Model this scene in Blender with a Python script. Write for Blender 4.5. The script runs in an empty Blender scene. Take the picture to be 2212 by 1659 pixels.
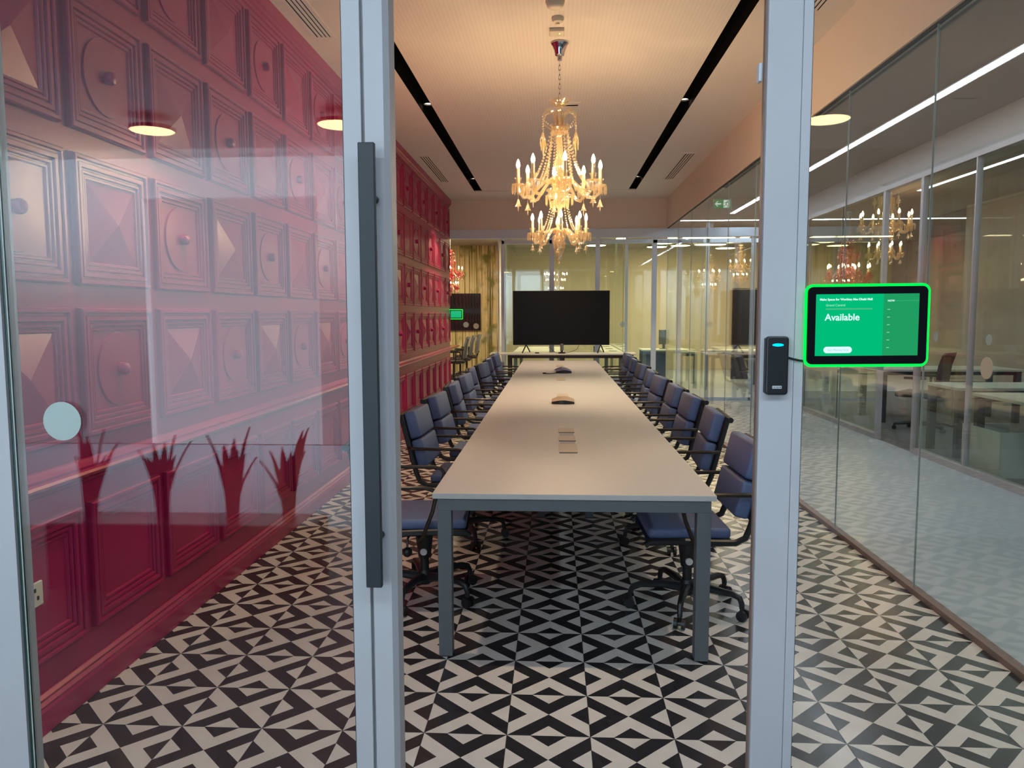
import bpy, bmesh, math, random
from mathutils import Vector, Matrix
random.seed(7)
PI = math.pi
S = bpy.context.scene
COL = S.collection

# ------------------------------------------------------------------ camera
cam = bpy.data.cameras.new('camera')
cam.sensor_width = 36.0
cam.lens = 1672.6 * 36.0 / 2212.0
cam.clip_start = 0.02
cam.clip_end = 200
camo = bpy.data.objects.new('camera', cam)
COL.objects.link(camo)
YAW, PITCH, ROLL = 0.05492, 0.08963, 0.0029
cy, sy, cp, sp, cr, sr = math.cos(YAW), math.sin(YAW), math.cos(PITCH), math.sin(PITCH), math.cos(ROLL), math.sin(ROLL)
fw = Vector((-sy * cp, cy * cp, -sp))
rt = Vector((cy, sy, 0))
dn = fw.cross(rt)
r2 = cr * rt + sr * dn
d2 = -sr * rt + cr * dn
camo.matrix_world = Matrix(((r2.x, -d2.x, -fw.x, 0), (r2.y, -d2.y, -fw.y, 0), (r2.z, -d2.z, -fw.z, 1.51), (0, 0, 0, 1)))
S.camera = camo

# ------------------------------------------------------------------ view, world, big lights
S.view_settings.view_transform = 'Standard'
S.view_settings.look = 'None'
S.view_settings.gamma = 1.0
S.view_settings.use_curve_mapping = False
S.view_settings.exposure = 0.27
S.cycles.use_denoising = True
S.cycles.max_bounces = 10
S.cycles.diffuse_bounces = 4
S.cycles.glossy_bounces = 5
S.cycles.transmission_bounces = 6
S.cycles.transparent_max_bounces = 40
S.cycles.sample_clamp_indirect = 4.0
S.cycles.caustics_reflective = False
S.cycles.caustics_refractive = False
W = bpy.data.worlds.new('world')
S.world = W
W.use_nodes = True
W.node_tree.nodes['Background'].inputs['Color'].default_value = (0.55, 0.65, 0.8, 1)
W.node_tree.nodes['Background'].inputs['Strength'].default_value = 0.15

WARM = (1.0, 0.60, 0.30)
SPOTC = (1.0, 0.76, 0.52)
COOL = (0.66, 0.84, 1.0)


def area(name, loc, size, power, color, rot=(0, 0, 0), spread=PI):
    l = bpy.data.lights.new(name, 'AREA')
    l.shape = 'RECTANGLE'
    l.size, l.size_y = size
    l.energy = power
    l.color = color
    l.spread = spread
    o = bpy.data.objects.new(name, l)
    o.location = loc
    o.rotation_euler = rot
    COL.objects.link(o)
    return o


def spot(name, loc, power, color, angle, blend=0.4, radius=0.03, rot=(0, 0, 0)):
    l = bpy.data.lights.new(name, 'SPOT')
    l.energy = power
    l.color = color
    l.spot_size = angle
    l.spot_blend = blend
    l.shadow_soft_size = radius
    o = bpy.data.objects.new(name, l)
    o.location = loc
    o.rotation_euler = rot
    COL.objects.link(o)
    return o


# lobby ceiling light line just inside the glass front, overhead and behind the photographer
area('lobby_ceiling_light', (0.0, -0.25, 3.2), (6.0, 0.25), 85, COOL)
area('lobby_wall_fill', (-3.2, -4.6, 3.2), (7.0, 0.3), 410, COOL, (math.radians(-25), 0, 0))  # added lamp, brightens the rear wall that the glass mirrors as haze
# daylight through the lobby's rear window
area('lobby_window_daylight', (-3.725, -5.305, 1.425), (2.05, 2.85), 46, COOL, (PI / 2, 0, 0))
# downlights of the two black ceiling channels
for dy in (3.5, 7.75, 11.95):
    for dx in (-1.238, 1.24):
        if dy < 5:
            spot('downlight_beam', (dx, dy, 3.50), 85, SPOTC, math.radians(62), 0.55, 0.035)
        else:
            spot('downlight_beam', (dx, dy, 3.50), 165, SPOTC, math.radians(88), 0.6, 0.035)

# ------------------------------------------------------------------ materials
def mat(name, color, rough=0.5, metal=0.0, spec=0.5, noise=None, bump=None, coat=0.0):
    m = bpy.data.materials.new(name)
    m.use_nodes = True
    nt = m.node_tree
    b = nt.nodes['Principled BSDF']
    b.inputs['Base Color'].default_value = (*color, 1)
    b.inputs['Roughness'].default_value = rough
    b.inputs['Metallic'].default_value = metal
    b.inputs['Specular IOR Level'].default_value = spec
    b.inputs['Coat Weight'].default_value = coat
    if noise:
        scale, amt = noise
        tc = nt.nodes.new('ShaderNodeTexCoord')
        n = nt.nodes.new('ShaderNodeTexNoise')
        n.inputs['Scale'].default_value = scale
        n.inputs['Detail'].default_value = 4
        nt.links.new(tc.outputs['Object'], n.inputs['Vector'])
        r = nt.nodes.new('ShaderNodeValToRGB')
        r.color_ramp.elements[0].position = 0.3
        r.color_ramp.elements[1].position = 0.7
        r.color_ramp.elements[0].color = (*[c * (1 - amt) for c in color], 1)
        r.color_ramp.elements[1].color = (*[min(1, c * (1 + amt)) for c in color], 1)
        nt.links.new(n.outputs['Fac'], r.inputs['Fac'])
        nt.links.new(r.outputs['Color'], b.inputs['Base Color'])
    if bump:
        scale, st = bump
        tc = nt.nodes.new('ShaderNodeTexCoord')
        n = nt.nodes.new('ShaderNodeTexNoise')
        n.inputs['Scale'].default_value = scale
        nt.links.new(tc.outputs['Object'], n.inputs['Vector'])
        bp = nt.nodes.new('ShaderNodeBump')
        bp.inputs['Strength'].default_value = st
        bp.inputs['Distance'].default_value = 0.002
        nt.links.new(n.outputs['Fac'], bp.inputs['Height'])
        nt.links.new(bp.outputs['Normal'], b.inputs['Normal'])
    return m


def emit(name, color, strength):
    m = bpy.data.materials.new(name)
    m.use_nodes = True
    nt = m.node_tree
    nt.nodes.remove(nt.nodes['Principled BSDF'])
    e = nt.nodes.new('ShaderNodeEmission')
    e.inputs['Color'].default_value = (*color, 1)
    e.inputs['Strength'].default_value = strength
    nt.links.new(e.outputs[0], nt.nodes['Material Output'].inputs['Surface'])
    return m


def glass(name, tint, f0=0.04, rough=0.0):
    m = bpy.data.materials.new(name)
    m.use_nodes = True
    nt = m.node_tree
    nt.nodes.remove(nt.nodes['Principled BSDF'])
    lw = nt.nodes.new('ShaderNodeLayerWeight')
    lw.inputs['Blend'].default_value = 0.5
    p = nt.nodes.new('ShaderNodeMath'); p.operation = 'POWER'; p.inputs[1].default_value = 5
    nt.links.new(lw.outputs['Facing'], p.inputs[0])
    a = nt.nodes.new('ShaderNodeMath'); a.operation = 'MULTIPLY_ADD'
    a.inputs[1].default_value = 1 - f0
    a.inputs[2].default_value = f0
    nt.links.new(p.outputs[0], a.inputs[0])
    t = nt.nodes.new('ShaderNodeBsdfTransparent')
    t.inputs['Color'].default_value = (*tint, 1)
    g = nt.nodes.new('ShaderNodeBsdfGlossy')
    g.inputs['Roughness'].default_value = rough
    g.inputs['Color'].default_value = (1, 1, 1, 1)
    mx = nt.nodes.new('ShaderNodeMixShader')
    nt.links.new(a.outputs[0], mx.inputs['Fac'])
    nt.links.new(t.outputs[0], mx.inputs[1])
    nt.links.new(g.outputs[0], mx.inputs[2])
    nt.links.new(mx.outputs[0], nt.nodes['Material Output'].inputs['Surface'])
    return m


def crystal(name, color, trans=0.45):
    m = bpy.data.materials.new(name)
    m.use_nodes = True
    nt = m.node_tree
    nt.nodes.remove(nt.nodes['Principled BSDF'])
    t = nt.nodes.new('ShaderNodeBsdfTransparent'); t.inputs['Color'].default_value = (*color, 1)
    dim = tuple(c * 0.75 for c in color)
    d = nt.nodes.new('ShaderNodeBsdfTranslucent'); d.inputs['Color'].default_value = (*dim, 1)
    df = nt.nodes.new('ShaderNodeBsdfDiffuse'); df.inputs['Color'].default_value = (*dim, 1)
    g = nt.nodes.new('ShaderNodeBsdfGlossy'); g.inputs['Roughness'].default_value = 0.08
    m1 = nt.nodes.new('ShaderNodeMixShader'); m1.inputs['Fac'].default_value = 0.5
    m2 = nt.nodes.new('ShaderNodeMixShader'); m2.inputs['Fac'].default_value = 0.42
    m3 = nt.nodes.new('ShaderNodeMixShader'); m3.inputs['Fac'].default_value = trans
    L = nt.links.new
    L(d.outputs[0], m1.inputs[1]); L(df.outputs[0], m1.inputs[2])
    L(m1.outputs[0], m2.inputs[1]); L(g.outputs[0], m2.inputs[2])
    L(m2.outputs[0], m3.inputs[1]); L(t.outputs[0], m3.inputs[2])
    L(m3.outputs[0], nt.nodes['Material Output'].inputs['Surface'])
    return m


def frosted(name, color):
    m = bpy.data.materials.new(name)
    m.use_nodes = True
    nt = m.node_tree
    nt.nodes.remove(nt.nodes['Principled BSDF'])
    d = nt.nodes.new('ShaderNodeBsdfDiffuse'); d.inputs['Color'].default_value = (*color, 1)
    t = nt.nodes.new('ShaderNodeBsdfTranslucent'); t.inputs['Color'].default_value = (*color, 1)
    x = nt.nodes.new('ShaderNodeMixShader'); x.inputs['Fac'].default_value = 0.4
    nt.links.new(d.outputs[0], x.inputs[1]); nt.links.new(t.outputs[0], x.inputs[2])
    nt.links.new(x.outputs[0], nt.nodes['Material Output'].inputs['Surface'])
    return m


M = {}
M['sticker'] = frosted('frosted_sticker', (0.66, 0.74, 0.70))
M['sticker_warm'] = frosted('frosted_sticker_warm', (0.70, 0.66, 0.56))
M['pink'] = mat('pink_paint', (0.37, 0.016, 0.090), 0.29, spec=0.36, noise=(2.0, 0.06))
M['tile_white'] = mat('tile_white', (0.66, 0.62, 0.57), 0.22, noise=(14, 0.05))
M['tile_black'] = mat('tile_black', (0.022, 0.022, 0.026), 0.22, noise=(40, 0.35))
M['grout'] = mat('grout', (0.10, 0.10, 0.10), 0.8)
M['ceiling'] = mat('ceiling_paint', (0.82, 0.77, 0.71), 0.9, spec=0.1)
M['cream'] = mat('cream_paint', (0.80, 0.70, 0.60), 0.85, spec=0.2)
M['cream2'] = mat('cream_wall', (0.62, 0.54, 0.40), 0.8, spec=0.2)
M['grey_paint'] = mat('grey_paint', (0.46, 0.44, 0.42), 0.85, spec=0.2)
M['grey_ceiling'] = mat('grey_ceiling', (0.36, 0.33, 0.30), 0.9, spec=0.1)
M['white_paint'] = mat('white_paint', (0.62, 0.64, 0.64), 0.8, spec=0.2)
M['lobby_wall'] = mat('lobby_wall', (0.72, 0.73, 0.72), 0.8, spec=0.2)
M['lobby_dark'] = mat('lobby_dark_wall', (0.05, 0.05, 0.055), 0.8, spec=0.2)
M['black_void'] = mat('black_channel', (0.004, 0.004, 0.004), 0.9, spec=0.05)
M['black'] = mat('black_plastic', (0.010, 0.011, 0.013), 0.42)
M['black_gloss'] = mat('black_gloss', (0.006, 0.006, 0.008), 0.14)
M['tv_screen'] = mat('tv_screen', (0.006, 0.006, 0.007), 0.3, spec=0.12)
M['arm_metal'] = mat('bronze_black_metal', (0.06, 0.05, 0.042), 0.34, metal=0.7)
M['handle_black'] = mat('handle_black', (0.016, 0.019, 0.024), 0.5)
M['alu'] = mat('anodised_aluminium', (0.50, 0.475, 0.485), 0.55, metal=0.0, noise=(3, 0.04))
M['steel_band'] = mat('steel_band', (0.66, 0.77, 0.92), 0.5)
M['alu_dark'] = mat('dark_gasket', (0.03, 0.032, 0.035), 0.6)
M['bronze'] = mat('bronze_sill', (0.22, 0.15, 0.12), 0.5)
M['chrome'] = mat('chrome', (0.75, 0.75, 0.76), 0.08, metal=1.0)
M['table_top'] = mat('table_laminate', (0.54, 0.515, 0.485), 0.40, noise=(30, 0.02))
M['flap_tan'] = mat('flap_tan', (0.50, 0.42, 0.32), 0.45)
M['strip_grey'] = mat('socket_strip_grey', (0.33, 0.31, 0.34), 0.45)
M['rim_dark'] = mat('glass_rim_dark', (0.02, 0.05, 0.045), 0.15)
M['table_edge'] = mat('table_edge', (0.56, 0.56, 0.53), 0.5)
M['table_grey'] = mat('table_grey_metal', (0.115, 0.125, 0.135), 0.45, bump=(400, 0.2))
M['navy'] = mat('navy_leather', (0.100, 0.138, 0.265), 0.5, bump=(220, 0.25), noise=(60, 0.08))
M['navy_mesh'] = mat('navy_sling', (0.020, 0.035, 0.085), 0.6)
M['knob_white'] = mat('pale_knob', (0.75, 0.73, 0.70), 0.25)
M['brown_metal'] = mat('dark_brown_metal', (0.035, 0.022, 0.018), 0.5)
M['wood'] = mat('warm_wood', (0.30, 0.13, 0.05), 0.4, noise=(6, 0.25))
M['pale_wood'] = mat('pale_wood', (0.42, 0.34, 0.25), 0.55, noise=(5, 0.12))
M['desk_white'] = mat('desk_white', (0.66, 0.66, 0.60), 0.4)
M['concrete'] = mat('pale_floor', (0.47, 0.535, 0.585), 0.28, noise=(1.5, 0.06))
M['carpet'] = mat('grey_carpet', (0.16, 0.16, 0.16), 0.95, noise=(80, 0.25))
M['lobby_floor'] = mat('lobby_floor', (0.07, 0.065, 0.06), 0.6, noise=(3, 0.2))
M['maroon'] = mat('maroon_mesh', (0.10, 0.03, 0.04), 0.7)
M['tan'] = mat('tan_plastic', (0.42, 0.32, 0.22), 0.35)
M['violet'] = mat('violet_plastic', (0.16, 0.14, 0.28), 0.25)
M['ivory'] = mat('ivory_plastic', (0.72, 0.66, 0.52), 0.5)
M['candle'] = mat('candle_ivory', (0.80, 0.66, 0.42), 0.5)
M['white_plastic'] = mat('white_plastic', (0.70, 0.72, 0.74), 0.4)
M['leaf'] = mat('dark_leaf', (0.05, 0.035, 0.025), 0.4, noise=(12, 0.4))
M['planter'] = mat('dark_planter', (0.03, 0.03, 0.03), 0.5)

M['birch'] = None
M['glass'] = glass('clear_glass', (0.975, 0.985, 0.978), 0.042)
M['glass_green'] = glass('office_glass', (0.91, 0.96, 0.915), 0.035)
M['glass_edge'] = mat('glass_edge', (0.30, 0.37, 0.34), 0.15)
M['glass_edge_pale'] = mat('glass_edge_pale', (0.45, 0.46, 0.42), 0.3)
M['crystal'] = crystal('crystal', (1.0, 0.90, 0.70), 0.58)
M['crystal_clear'] = crystal('crystal_clear', (1.0, 0.93, 0.80), 0.72)
M['crystal_red'] = crystal('crystal_red', (1.0, 0.02, 0.03), 0.22)
M['bulb'] = emit('candle_bulb', (1.0, 0.67, 0.36), 330)
M['bulb_far'] = emit('candle_bulb_far', (1.0, 0.66, 0.34), 80)
M['lens'] = emit('downlight_lens', (1.0, 0.82, 0.6), 9)
M['led'] = emit('led_line', (0.80, 0.90, 1.0), 30)
M['led_dim'] = emit('led_line_office', (0.84, 0.92, 1.0), 9)
M['disc'] = emit('disc_diffuser', (1.0, 0.80, 0.42), 14)
M['green_led'] = emit('green_led_ring', (0.0, 1.0, 0.07), 1.3)
M['scr_green'] = emit('screen_green', (0.0, 0.42, 0.16), 1.0)
M['scr_green2'] = emit('screen_green_dark', (0.012, 0.28, 0.10), 1.0)
M['scr_white'] = emit('screen_white', (0.62, 0.9, 0.88), 1.0)
M['scr_pale'] = emit('screen_pale_green', (0.2, 0.62, 0.38), 1.0)
M['scr_line'] = emit('screen_line_green', (0.06, 0.42, 0.2), 1.0)
M['scr_grey'] = emit('screen_grey', (0.28, 0.48, 0.55), 1.0)
M['blue_led'] = emit('blue_led', (0.0, 0.55, 1.0), 1.6)
M['tiny_green'] = emit('tiny_green_led', (0.2, 1.0, 0.2), 4)
M['exit_green'] = emit('exit_green', (0.02, 0.24, 0.08), 0.9)
M['exit_white'] = emit('exit_white', (0.8, 0.95, 0.85), 1.0)


def birch_mat():
    m = bpy.data.materials.new('birch_wallpaper')
    m.use_nodes = True
    nt = m.node_tree
    b = nt.nodes['Principled BSDF']
    b.inputs['Roughness'].default_value = 0.8
    tc = nt.nodes.new('ShaderNodeTexCoord')
    mp = nt.nodes.new('ShaderNodeMapping')
    mp.inputs['Scale'].default_value = (20.0, 1.0, 0.30)
    n = nt.nodes.new('ShaderNodeTexNoise'); n.inputs['Scale'].default_value = 1.6; n.inputs['Detail'].default_value = 5
    r = nt.nodes.new('ShaderNodeValToRGB')
    e = r.color_ramp.elements
    e[0].position = 0.36; e[0].color = (0.10, 0.085, 0.02, 1)
    e[1].position = 0.62; e[1].color = (0.70, 0.56, 0.30, 1)
    x = r.color_ramp.elements.new(0.44); x.color = (0.42, 0.33, 0.13, 1)
    x = r.color_ramp.elements.new(0.5); x.color = (0.62, 0.50, 0.26, 1)
    mp2 = nt.nodes.new('ShaderNodeMapping'); mp2.inputs['Scale'].default_value = (2.2, 1, 1.6)
    n2 = nt.nodes.new('ShaderNodeTexNoise'); n2.inputs['Scale'].default_value = 1.7; n2.inputs['Detail'].default_value = 6
    r2_ = nt.nodes.new('ShaderNodeValToRGB')
    r2_.color_ramp.elements[0].position = 0.52; r2_.color_ramp.elements[0].color = (0, 0, 0, 1)
    r2_.color_ramp.elements[1].position = 0.68; r2_.color_ramp.elements[1].color = (1, 1, 1, 1)
    mx = nt.nodes.new('ShaderNodeMix'); mx.data_type = 'RGBA'
    mx.inputs['B'].default_value = (0.16, 0.17, 0.03, 1)
    L = nt.links.new
    L(tc.outputs['Object'], mp.inputs['Vector']); L(mp.outputs[0], n.inputs['Vector']); L(n.outputs['Fac'], r.inputs['Fac'])
    L(tc.outputs['Object'], mp2.inputs['Vector']); L(mp2.outputs[0], n2.inputs['Vector']); L(n2.outputs['Fac'], r2_.inputs['Fac'])
    L(r2_.outputs['Color'], mx.inputs['Factor']); L(r.outputs['Color'], mx.inputs['A'])
    L(mx.outputs['Result'], b.inputs['Base Color'])
    return m


M['birch'] = birch_mat()


def ribbed_ceiling():
    m = mat('acoustic_ceiling', (0.82, 0.77, 0.71), 0.9, spec=0.1)
    nt = m.node_tree
    b = nt.nodes['Principled BSDF']
    tc = nt.nodes.new('ShaderNodeTexCoord')
    w = nt.nodes.new('ShaderNodeTexWave')
    w.wave_type = 'BANDS'; w.bands_direction = 'X'
    w.inputs['Scale'].default_value = 11.0
    w.inputs['Distortion'].default_value = 0.0
    r = nt.nodes.new('ShaderNodeValToRGB')
    r.color_ramp.elements[0].position = 0.0; r.color_ramp.elements[0].color = (0.775, 0.725, 0.665, 1)
    r.color_ramp.elements[1].position = 0.5; r.color_ramp.elements[1].color = (0.82, 0.77, 0.71, 1)
    L = nt.links.new
    L(tc.outputs['Object'], w.inputs['Vector']); L(w.outputs['Fac'], r.inputs['Fac']); L(r.outputs['Color'], b.inputs['Base Color'])
    return m


M['ribbed'] = ribbed_ceiling()


# ------------------------------------------------------------------ mesh helpers
class MB:
    def __init__(s):
        s.v, s.f, s.m = [], [], []

    def add(s, vs, fs, m=0):
        o = len(s.v)
        s.v += [tuple(p) for p in vs]
        s.f += [tuple(o + i for i in f) for f in fs]
        s.m += [m] * len(fs)
        return s

    def box(s, x0, x1, y0, y1, z0, z1, m=0):
        vs = [(x0, y0, z0), (x1, y0, z0), (x1, y1, z0), (x0, y1, z0), (x0, y0, z1), (x1, y0, z1), (x1, y1, z1), (x0, y1, z1)]
        return s.add(vs, [(0, 3, 2, 1), (4, 5, 6, 7), (0, 1, 5, 4), (1, 2, 6, 5), (2, 3, 7, 6), (3, 0, 4, 7)], m)

    def obox(s, c, ax, ay, az, m=0):
        c, ax, ay, az = Vector(c), Vector(ax), Vector(ay), Vector(az)
        vs = [c + i * ax + j * ay + k * az for k in (-1, 1) for i, j in ((-1, -1), (1, -1), (1, 1), (-1, 1))]
        return s.add(vs, [(0, 3, 2, 1), (4, 5, 6, 7), (0, 1, 5, 4), (1, 2, 6, 5), (2, 3, 7, 6), (3, 0, 4, 7)], m)

    def cyl(s, p0, p1, r0, r1=None, n=12, m=0, caps=True):
        r1 = r0 if r1 is None else r1
        p0, p1 = Vector(p0), Vector(p1)
        d = (p1 - p0).normalized()
        a = d.orthogonal().normalized()
        b = d.cross(a)
        vs = []
        for p, r in ((p0, r0), (p1, r1)):
            for i in range(n):
                t = 2 * PI * i / n
                vs.append(p + r * (math.cos(t) * a + math.sin(t) * b))
        fs = [(i, (i + 1) % n, n + (i + 1) % n, n + i) for i in range(n)]
        if caps:
            fs += [tuple(range(n - 1, -1, -1)), tuple(range(n, 2 * n))]
        return s.add(vs, fs, m)

    def tube(s, path, r, n=8, m=0, closed=False, up=None, sx=1.0):
        P = [Vector(p) for p in path]
        k = len(P)
        rs = r if isinstance(r, (list, tuple)) else [r] * k
        vs = []
        prev = None
        for i in range(k):
            if closed:
                d = P[(i + 1) % k] - P[i - 1]
            else:
                d = P[min(i + 1, k - 1)] - P[max(i - 1, 0)]
            d.normalize()
            if prev is None:
                a = Vector(up) - d * d.dot(Vector(up)) if up else d.orthogonal()
            else:
                a = prev - d * d.dot(prev)
            a.normalize()
            prev = a
            b = d.cross(a)
            for j in range(n):
                t = 2 * PI * (j + 0.5) / n
                vs.append(P[i] + rs[i] * (sx * math.cos(t) * a + math.sin(t) * b))
        fs = []
        for i in range(k if closed else k - 1):
            for j in range(n):
                a0, a1 = i * n + j, i * n + (j + 1) % n
                b0, b1 = ((i + 1) % k) * n + j, ((i + 1) % k) * n + (j + 1) % n
                fs.append((a0, a1, b1, b0))
        if not closed:
            fs += [tuple(range(n - 1, -1, -1)), tuple(range((k - 1) * n, k * n))]
        return s.add(vs, fs, m)

    def lathe(s, prof, c=(0, 0, 0), n=14, m=0):
        vs, fs = [], []
        for r, z in prof:
            for i in range(n):
                t = 2 * PI * i / n
                vs.append((c[0] + r * math.cos(t), c[1] + r * math.sin(t), c[2] + z))
        for k in range(len(prof) - 1):
            for i in range(n):
                fs.append((k * n + i, k * n + (i + 1) % n, (k + 1) * n + (i + 1) % n, (k + 1) * n + i))
        return s.add(vs, fs, m)

    def ball(s, c, rx, rz=None, n=6, k=4, m=0):
        rz = rx if rz is None else rz
        prof = [(rx * math.sin(PI * i / k) + 1e-5, -rz * math.cos(PI * i / k)) for i in range(k + 1)]
        return s.lathe(prof, c, n, m)

    def poly(s, pts, n, thick, m=0):
        # flat outline extruded along n
        n = Vector(n)
        k = len(pts)
        vs = [Vector(p) for p in pts] + [Vector(p) + n * thick for p in pts]
        fs = [tuple(range(k - 1, -1, -1)), tuple(range(k, 2 * k))] + [(i, (i + 1) % k, k + (i + 1) % k, k + i) for i in range(k)]
        return s.add(vs, fs, m)

    def mesh(s, name, mats, smooth=False, bevel=0.0, seg=2, angle=40):
        me = bpy.data.meshes.new(name)
        me.from_pydata(s.v, [], s.f)
        mats = mats if isinstance(mats, (list, tuple)) else [mats]
        for mm in mats:
            me.materials.append(mm)
        if len(mats) > 1:
            me.polygons.foreach_set('material_index', s.m)
        bm = bmesh.new()
        bm.from_mesh(me)
        bmesh.ops.recalc_face_normals(bm, faces=bm.faces)
        if bevel:
            es = [e for e in bm.edges if len(e.link_faces) == 2 and e.calc_face_angle(0) > 0.6]
            bmesh.ops.bevel(bm, geom=es, offset=bevel, segments=seg, profile=0.5, affect='EDGES', clamp_overlap=True)
        bm.to_mesh(me)
        bm.free()
        if smooth:
            me.shade_smooth()
            me.set_sharp_from_angle(angle=math.radians(angle))
        me.update()
        return me

    def build(s, name, mats, parent=None, smooth=False, bevel=0.0, seg=2, angle=40):
        return link(name, s.mesh(name, mats, smooth, bevel, seg, angle), parent)


def link(name, me, parent=None, loc=None, rot=None):
    o = bpy.data.objects.new(name, me)
    if parent:
        o.parent = parent
    if loc:
        o.location = loc
    if rot:
        o.rotation_euler = rot
    COL.objects.link(o)
    return o


def tag(o, label=None, cat=None, group=None, kind=None):
    if label: o['label'] = label
    if cat: o['category'] = cat
    if group: o['group'] = group
    if kind: o['kind'] = kind
    return o


def thing(name, label, cat, loc=(0, 0, 0), rz=0, group=None):
    o = bpy.data.objects.new(name, None)
    o.empty_display_size = 0.1
    o.location = loc
    o.rotation_euler = (0, 0, rz)
    COL.objects.link(o)
    return tag(o, label, cat, group)


def struct(name, label=None):
    o = bpy.data.objects.new(name, None)
    COL.objects.link(o)
    return tag(o, label, None, None, 'structure')


def copy_tree(o, parent=None):
    c = o.copy()
    COL.objects.link(c)
    if parent:
        c.parent = parent
    for ch in list(o.children):
        copy_tree(ch, c)
    return c


def sbox(name, x0, x1, y0, y1, z0, z1, m, parent=None, label=None, bevel=0):
    o = MB().box(x0, x1, y0, y1, z0, z1).build(name, m, parent, bevel=bevel)
    if not parent:
        tag(o, label, None, None, 'structure')
    return o


def pane(name, parent, x0, x1, y0, y1, z0, z1, g='glass'):
    # glass box: two large faces clear, rims the tinted edge material
    mb = MB().box(x0, x1, y0, y1, z0, z1)
    dx, dy = x1 - x0, y1 - y0
    mb.m = [1, 1, 0, 1, 0, 1] if dx > dy else [1, 1, 1, 0, 1, 0]
    return mb.build(name, [M[g], M['glass_edge']], parent)


def disc(name, parent, c, r, axis, m, thick=0.002):
    c = Vector(c)
    a = Vector(axis) * thick
    return MB().cyl(c, c + a, r, n=28).build(name, m, parent)


# ------------------------------------------------------------------ room constants
XL, XR, YF, YB, ZC, HB = -1.862, 1.95, 1.75, 13.72, 3.5, 2.99
T, TX0, TY0 = 0.30, -1.669, 2.662

# ------------------------------------------------------------------ floors
floor = struct('floor', 'black and white patterned tile floor of the meeting room')
sbox('screed', XL - 0.1, XR + 0.02, YF - 0.1, YB + 0.1, -0.12, -0.004, M['grout'], floor)


def tile_polys(rot):
    """polygons (points in 0..1 square, material) of one patterned tile"""
    c = (0.5, 0.5)
    corners = [(0, 1), (1, 1), (1, 0), (0, 0)]
    out = []
    for k in range(4):   # N, E, S, W
        a, b = Vector(corners[k]), Vector(corners[(k + 1) % 4])
        cc = Vector(c)
        mid = (a + b) / 2
        p, q, r_ = a.lerp(b, 0.28), a.lerp(b, 0.72), mid.lerp(cc, 0.45)
        light_outer = (k % 2 == 0) ^ rot
        mo, mi = (0, 1) if light_outer else (1, 0)
        out += [([a, p, r_, cc], mo), ([q, b, cc, r_], mo), ([p, q, r_], mi)]
    return out


def clip_x(pts, lo, hi):
    for s_, lim in ((1, lo), (-1, hi)):
        res = []
        for i in range(len(pts)):
            a, b = pts[i - 1], pts[i]
            ia, ib = s_ * (a[0] - lim) >= -1e-9, s_ * (b[0] - lim) >= -1e-9
            if ia != ib:
                t = (lim - a[0]) / (b[0] - a[0])
                res.append(Vector((lim, a[1] + t * (b[1] - a[1]))))
            if ib:
                res.append(Vector(b))
        pts = res
        if len(pts) < 3:
            return []
    return pts


def tile_into(mb, rot, ox=0, oy=0, lo=0.0, hi=1.0):
    g = 0.0035
    for pts, m in tile_polys(rot):
        pts = clip_x([Vector(p) for p in pts], lo, hi)
        if len(pts) < 3:
            continue
        vs = [(ox + (g + p.x * (1 - 2 * g)) * T, oy + (g + p.y * (1 - 2 * g)) * T, 0.0) for p in pts]
        mb.add(vs, [tuple(range(len(vs)))[::-1]], m)
    x0, x1, y0, y1 = ox + (g + lo * (1 - 2 * g)) * T, ox + (g + hi * (1 - 2 * g)) * T, oy + g * T, oy + (1 - g) * T
    b = [(x0, y0), (x1, y0), (x1, y1), (x0, y1)]
    vs = [(x, y, 0) for x, y in b] + [(x, y, -0.006) for x, y in b]
    mb.add(vs, [(0, 1, 5, 4), (1, 2, 6, 5), (2, 3, 7, 6), (3, 0, 4, 7)], 2)


def raw_mesh(mb, name, mats):
    me = bpy.data.meshes.new(name)
    me.from_pydata(mb.v, [], mb.f)
    for mm in mats:
        me.materials.append(mm)
    me.polygons.foreach_set('material_index', mb.m)
    me.update()
    for p in me.polygons:
        if p.material_index < 2 and p.normal.z < 0:
            p.flip()
    return me


TM = [M['tile_white'], M['tile_black'], M['grout']]
LO = (XL - (TX0 - T)) / T
tmesh = {}
for rot in (False, True):
    for edge in (False, True):
        mb = MB()
        tile_into(mb, rot, lo=LO if edge else 0.0)
        tmesh[rot, edge] = raw_mesh(mb, 'floor_tile', TM)
rest = MB()
count = 0
for j in range(-3, 37):
    for i in range(-1, 12):
        rot = (i + j) % 2 == 1
        x, y = TX0 + i * T, TY0 + j * T
        if j <= 19 and count < 298 + 0 and j >= -3:
            link('floor_tile', tmesh[rot, i == -1], floor, (x, y, 0))
            count += 1
        else:
            tile_into(rest, rot, x, y, LO if i == -1 else 0.0)
tag(link('far_floor_tiles', raw_mesh(rest, 'far_floor_tiles', TM), floor), kind='stuff')

tag(sbox('floor', XR + 0.02, 3.9, YF - 0.02, 15.4, -0.12, -0.002, M['concrete']), 'pale polished corridor floor beyond the right glass', kind='structure')
sbox('floor', 3.9, 9.0, YF - 0.02, 15.4, -0.12, -0.002, M['carpet'], label='grey carpet of the offices across the corridor')
sbox('floor', -7.0, 9.0, 15.4, 21.6, -0.12, -0.002, M['concrete'], label='pale floor of the rooms behind the far glass')
sbox('floor', -7.0, XR + 0.02, YB + 0.1, 15.4, -0.12, -0.002, M['concrete'], label='pale floor just behind the far glass wall')
sbox('floor', -7.0, 9.0, -1.8, YF - 0.1, -0.12, -0.006, M['lobby_floor'], label='dark lobby floor in front of the glass front')
sbox('floor', -7.0, 9.0, -5.3, -1.8, -0.12, -0.006, M['concrete'], label='pale lobby floor further back')

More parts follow.
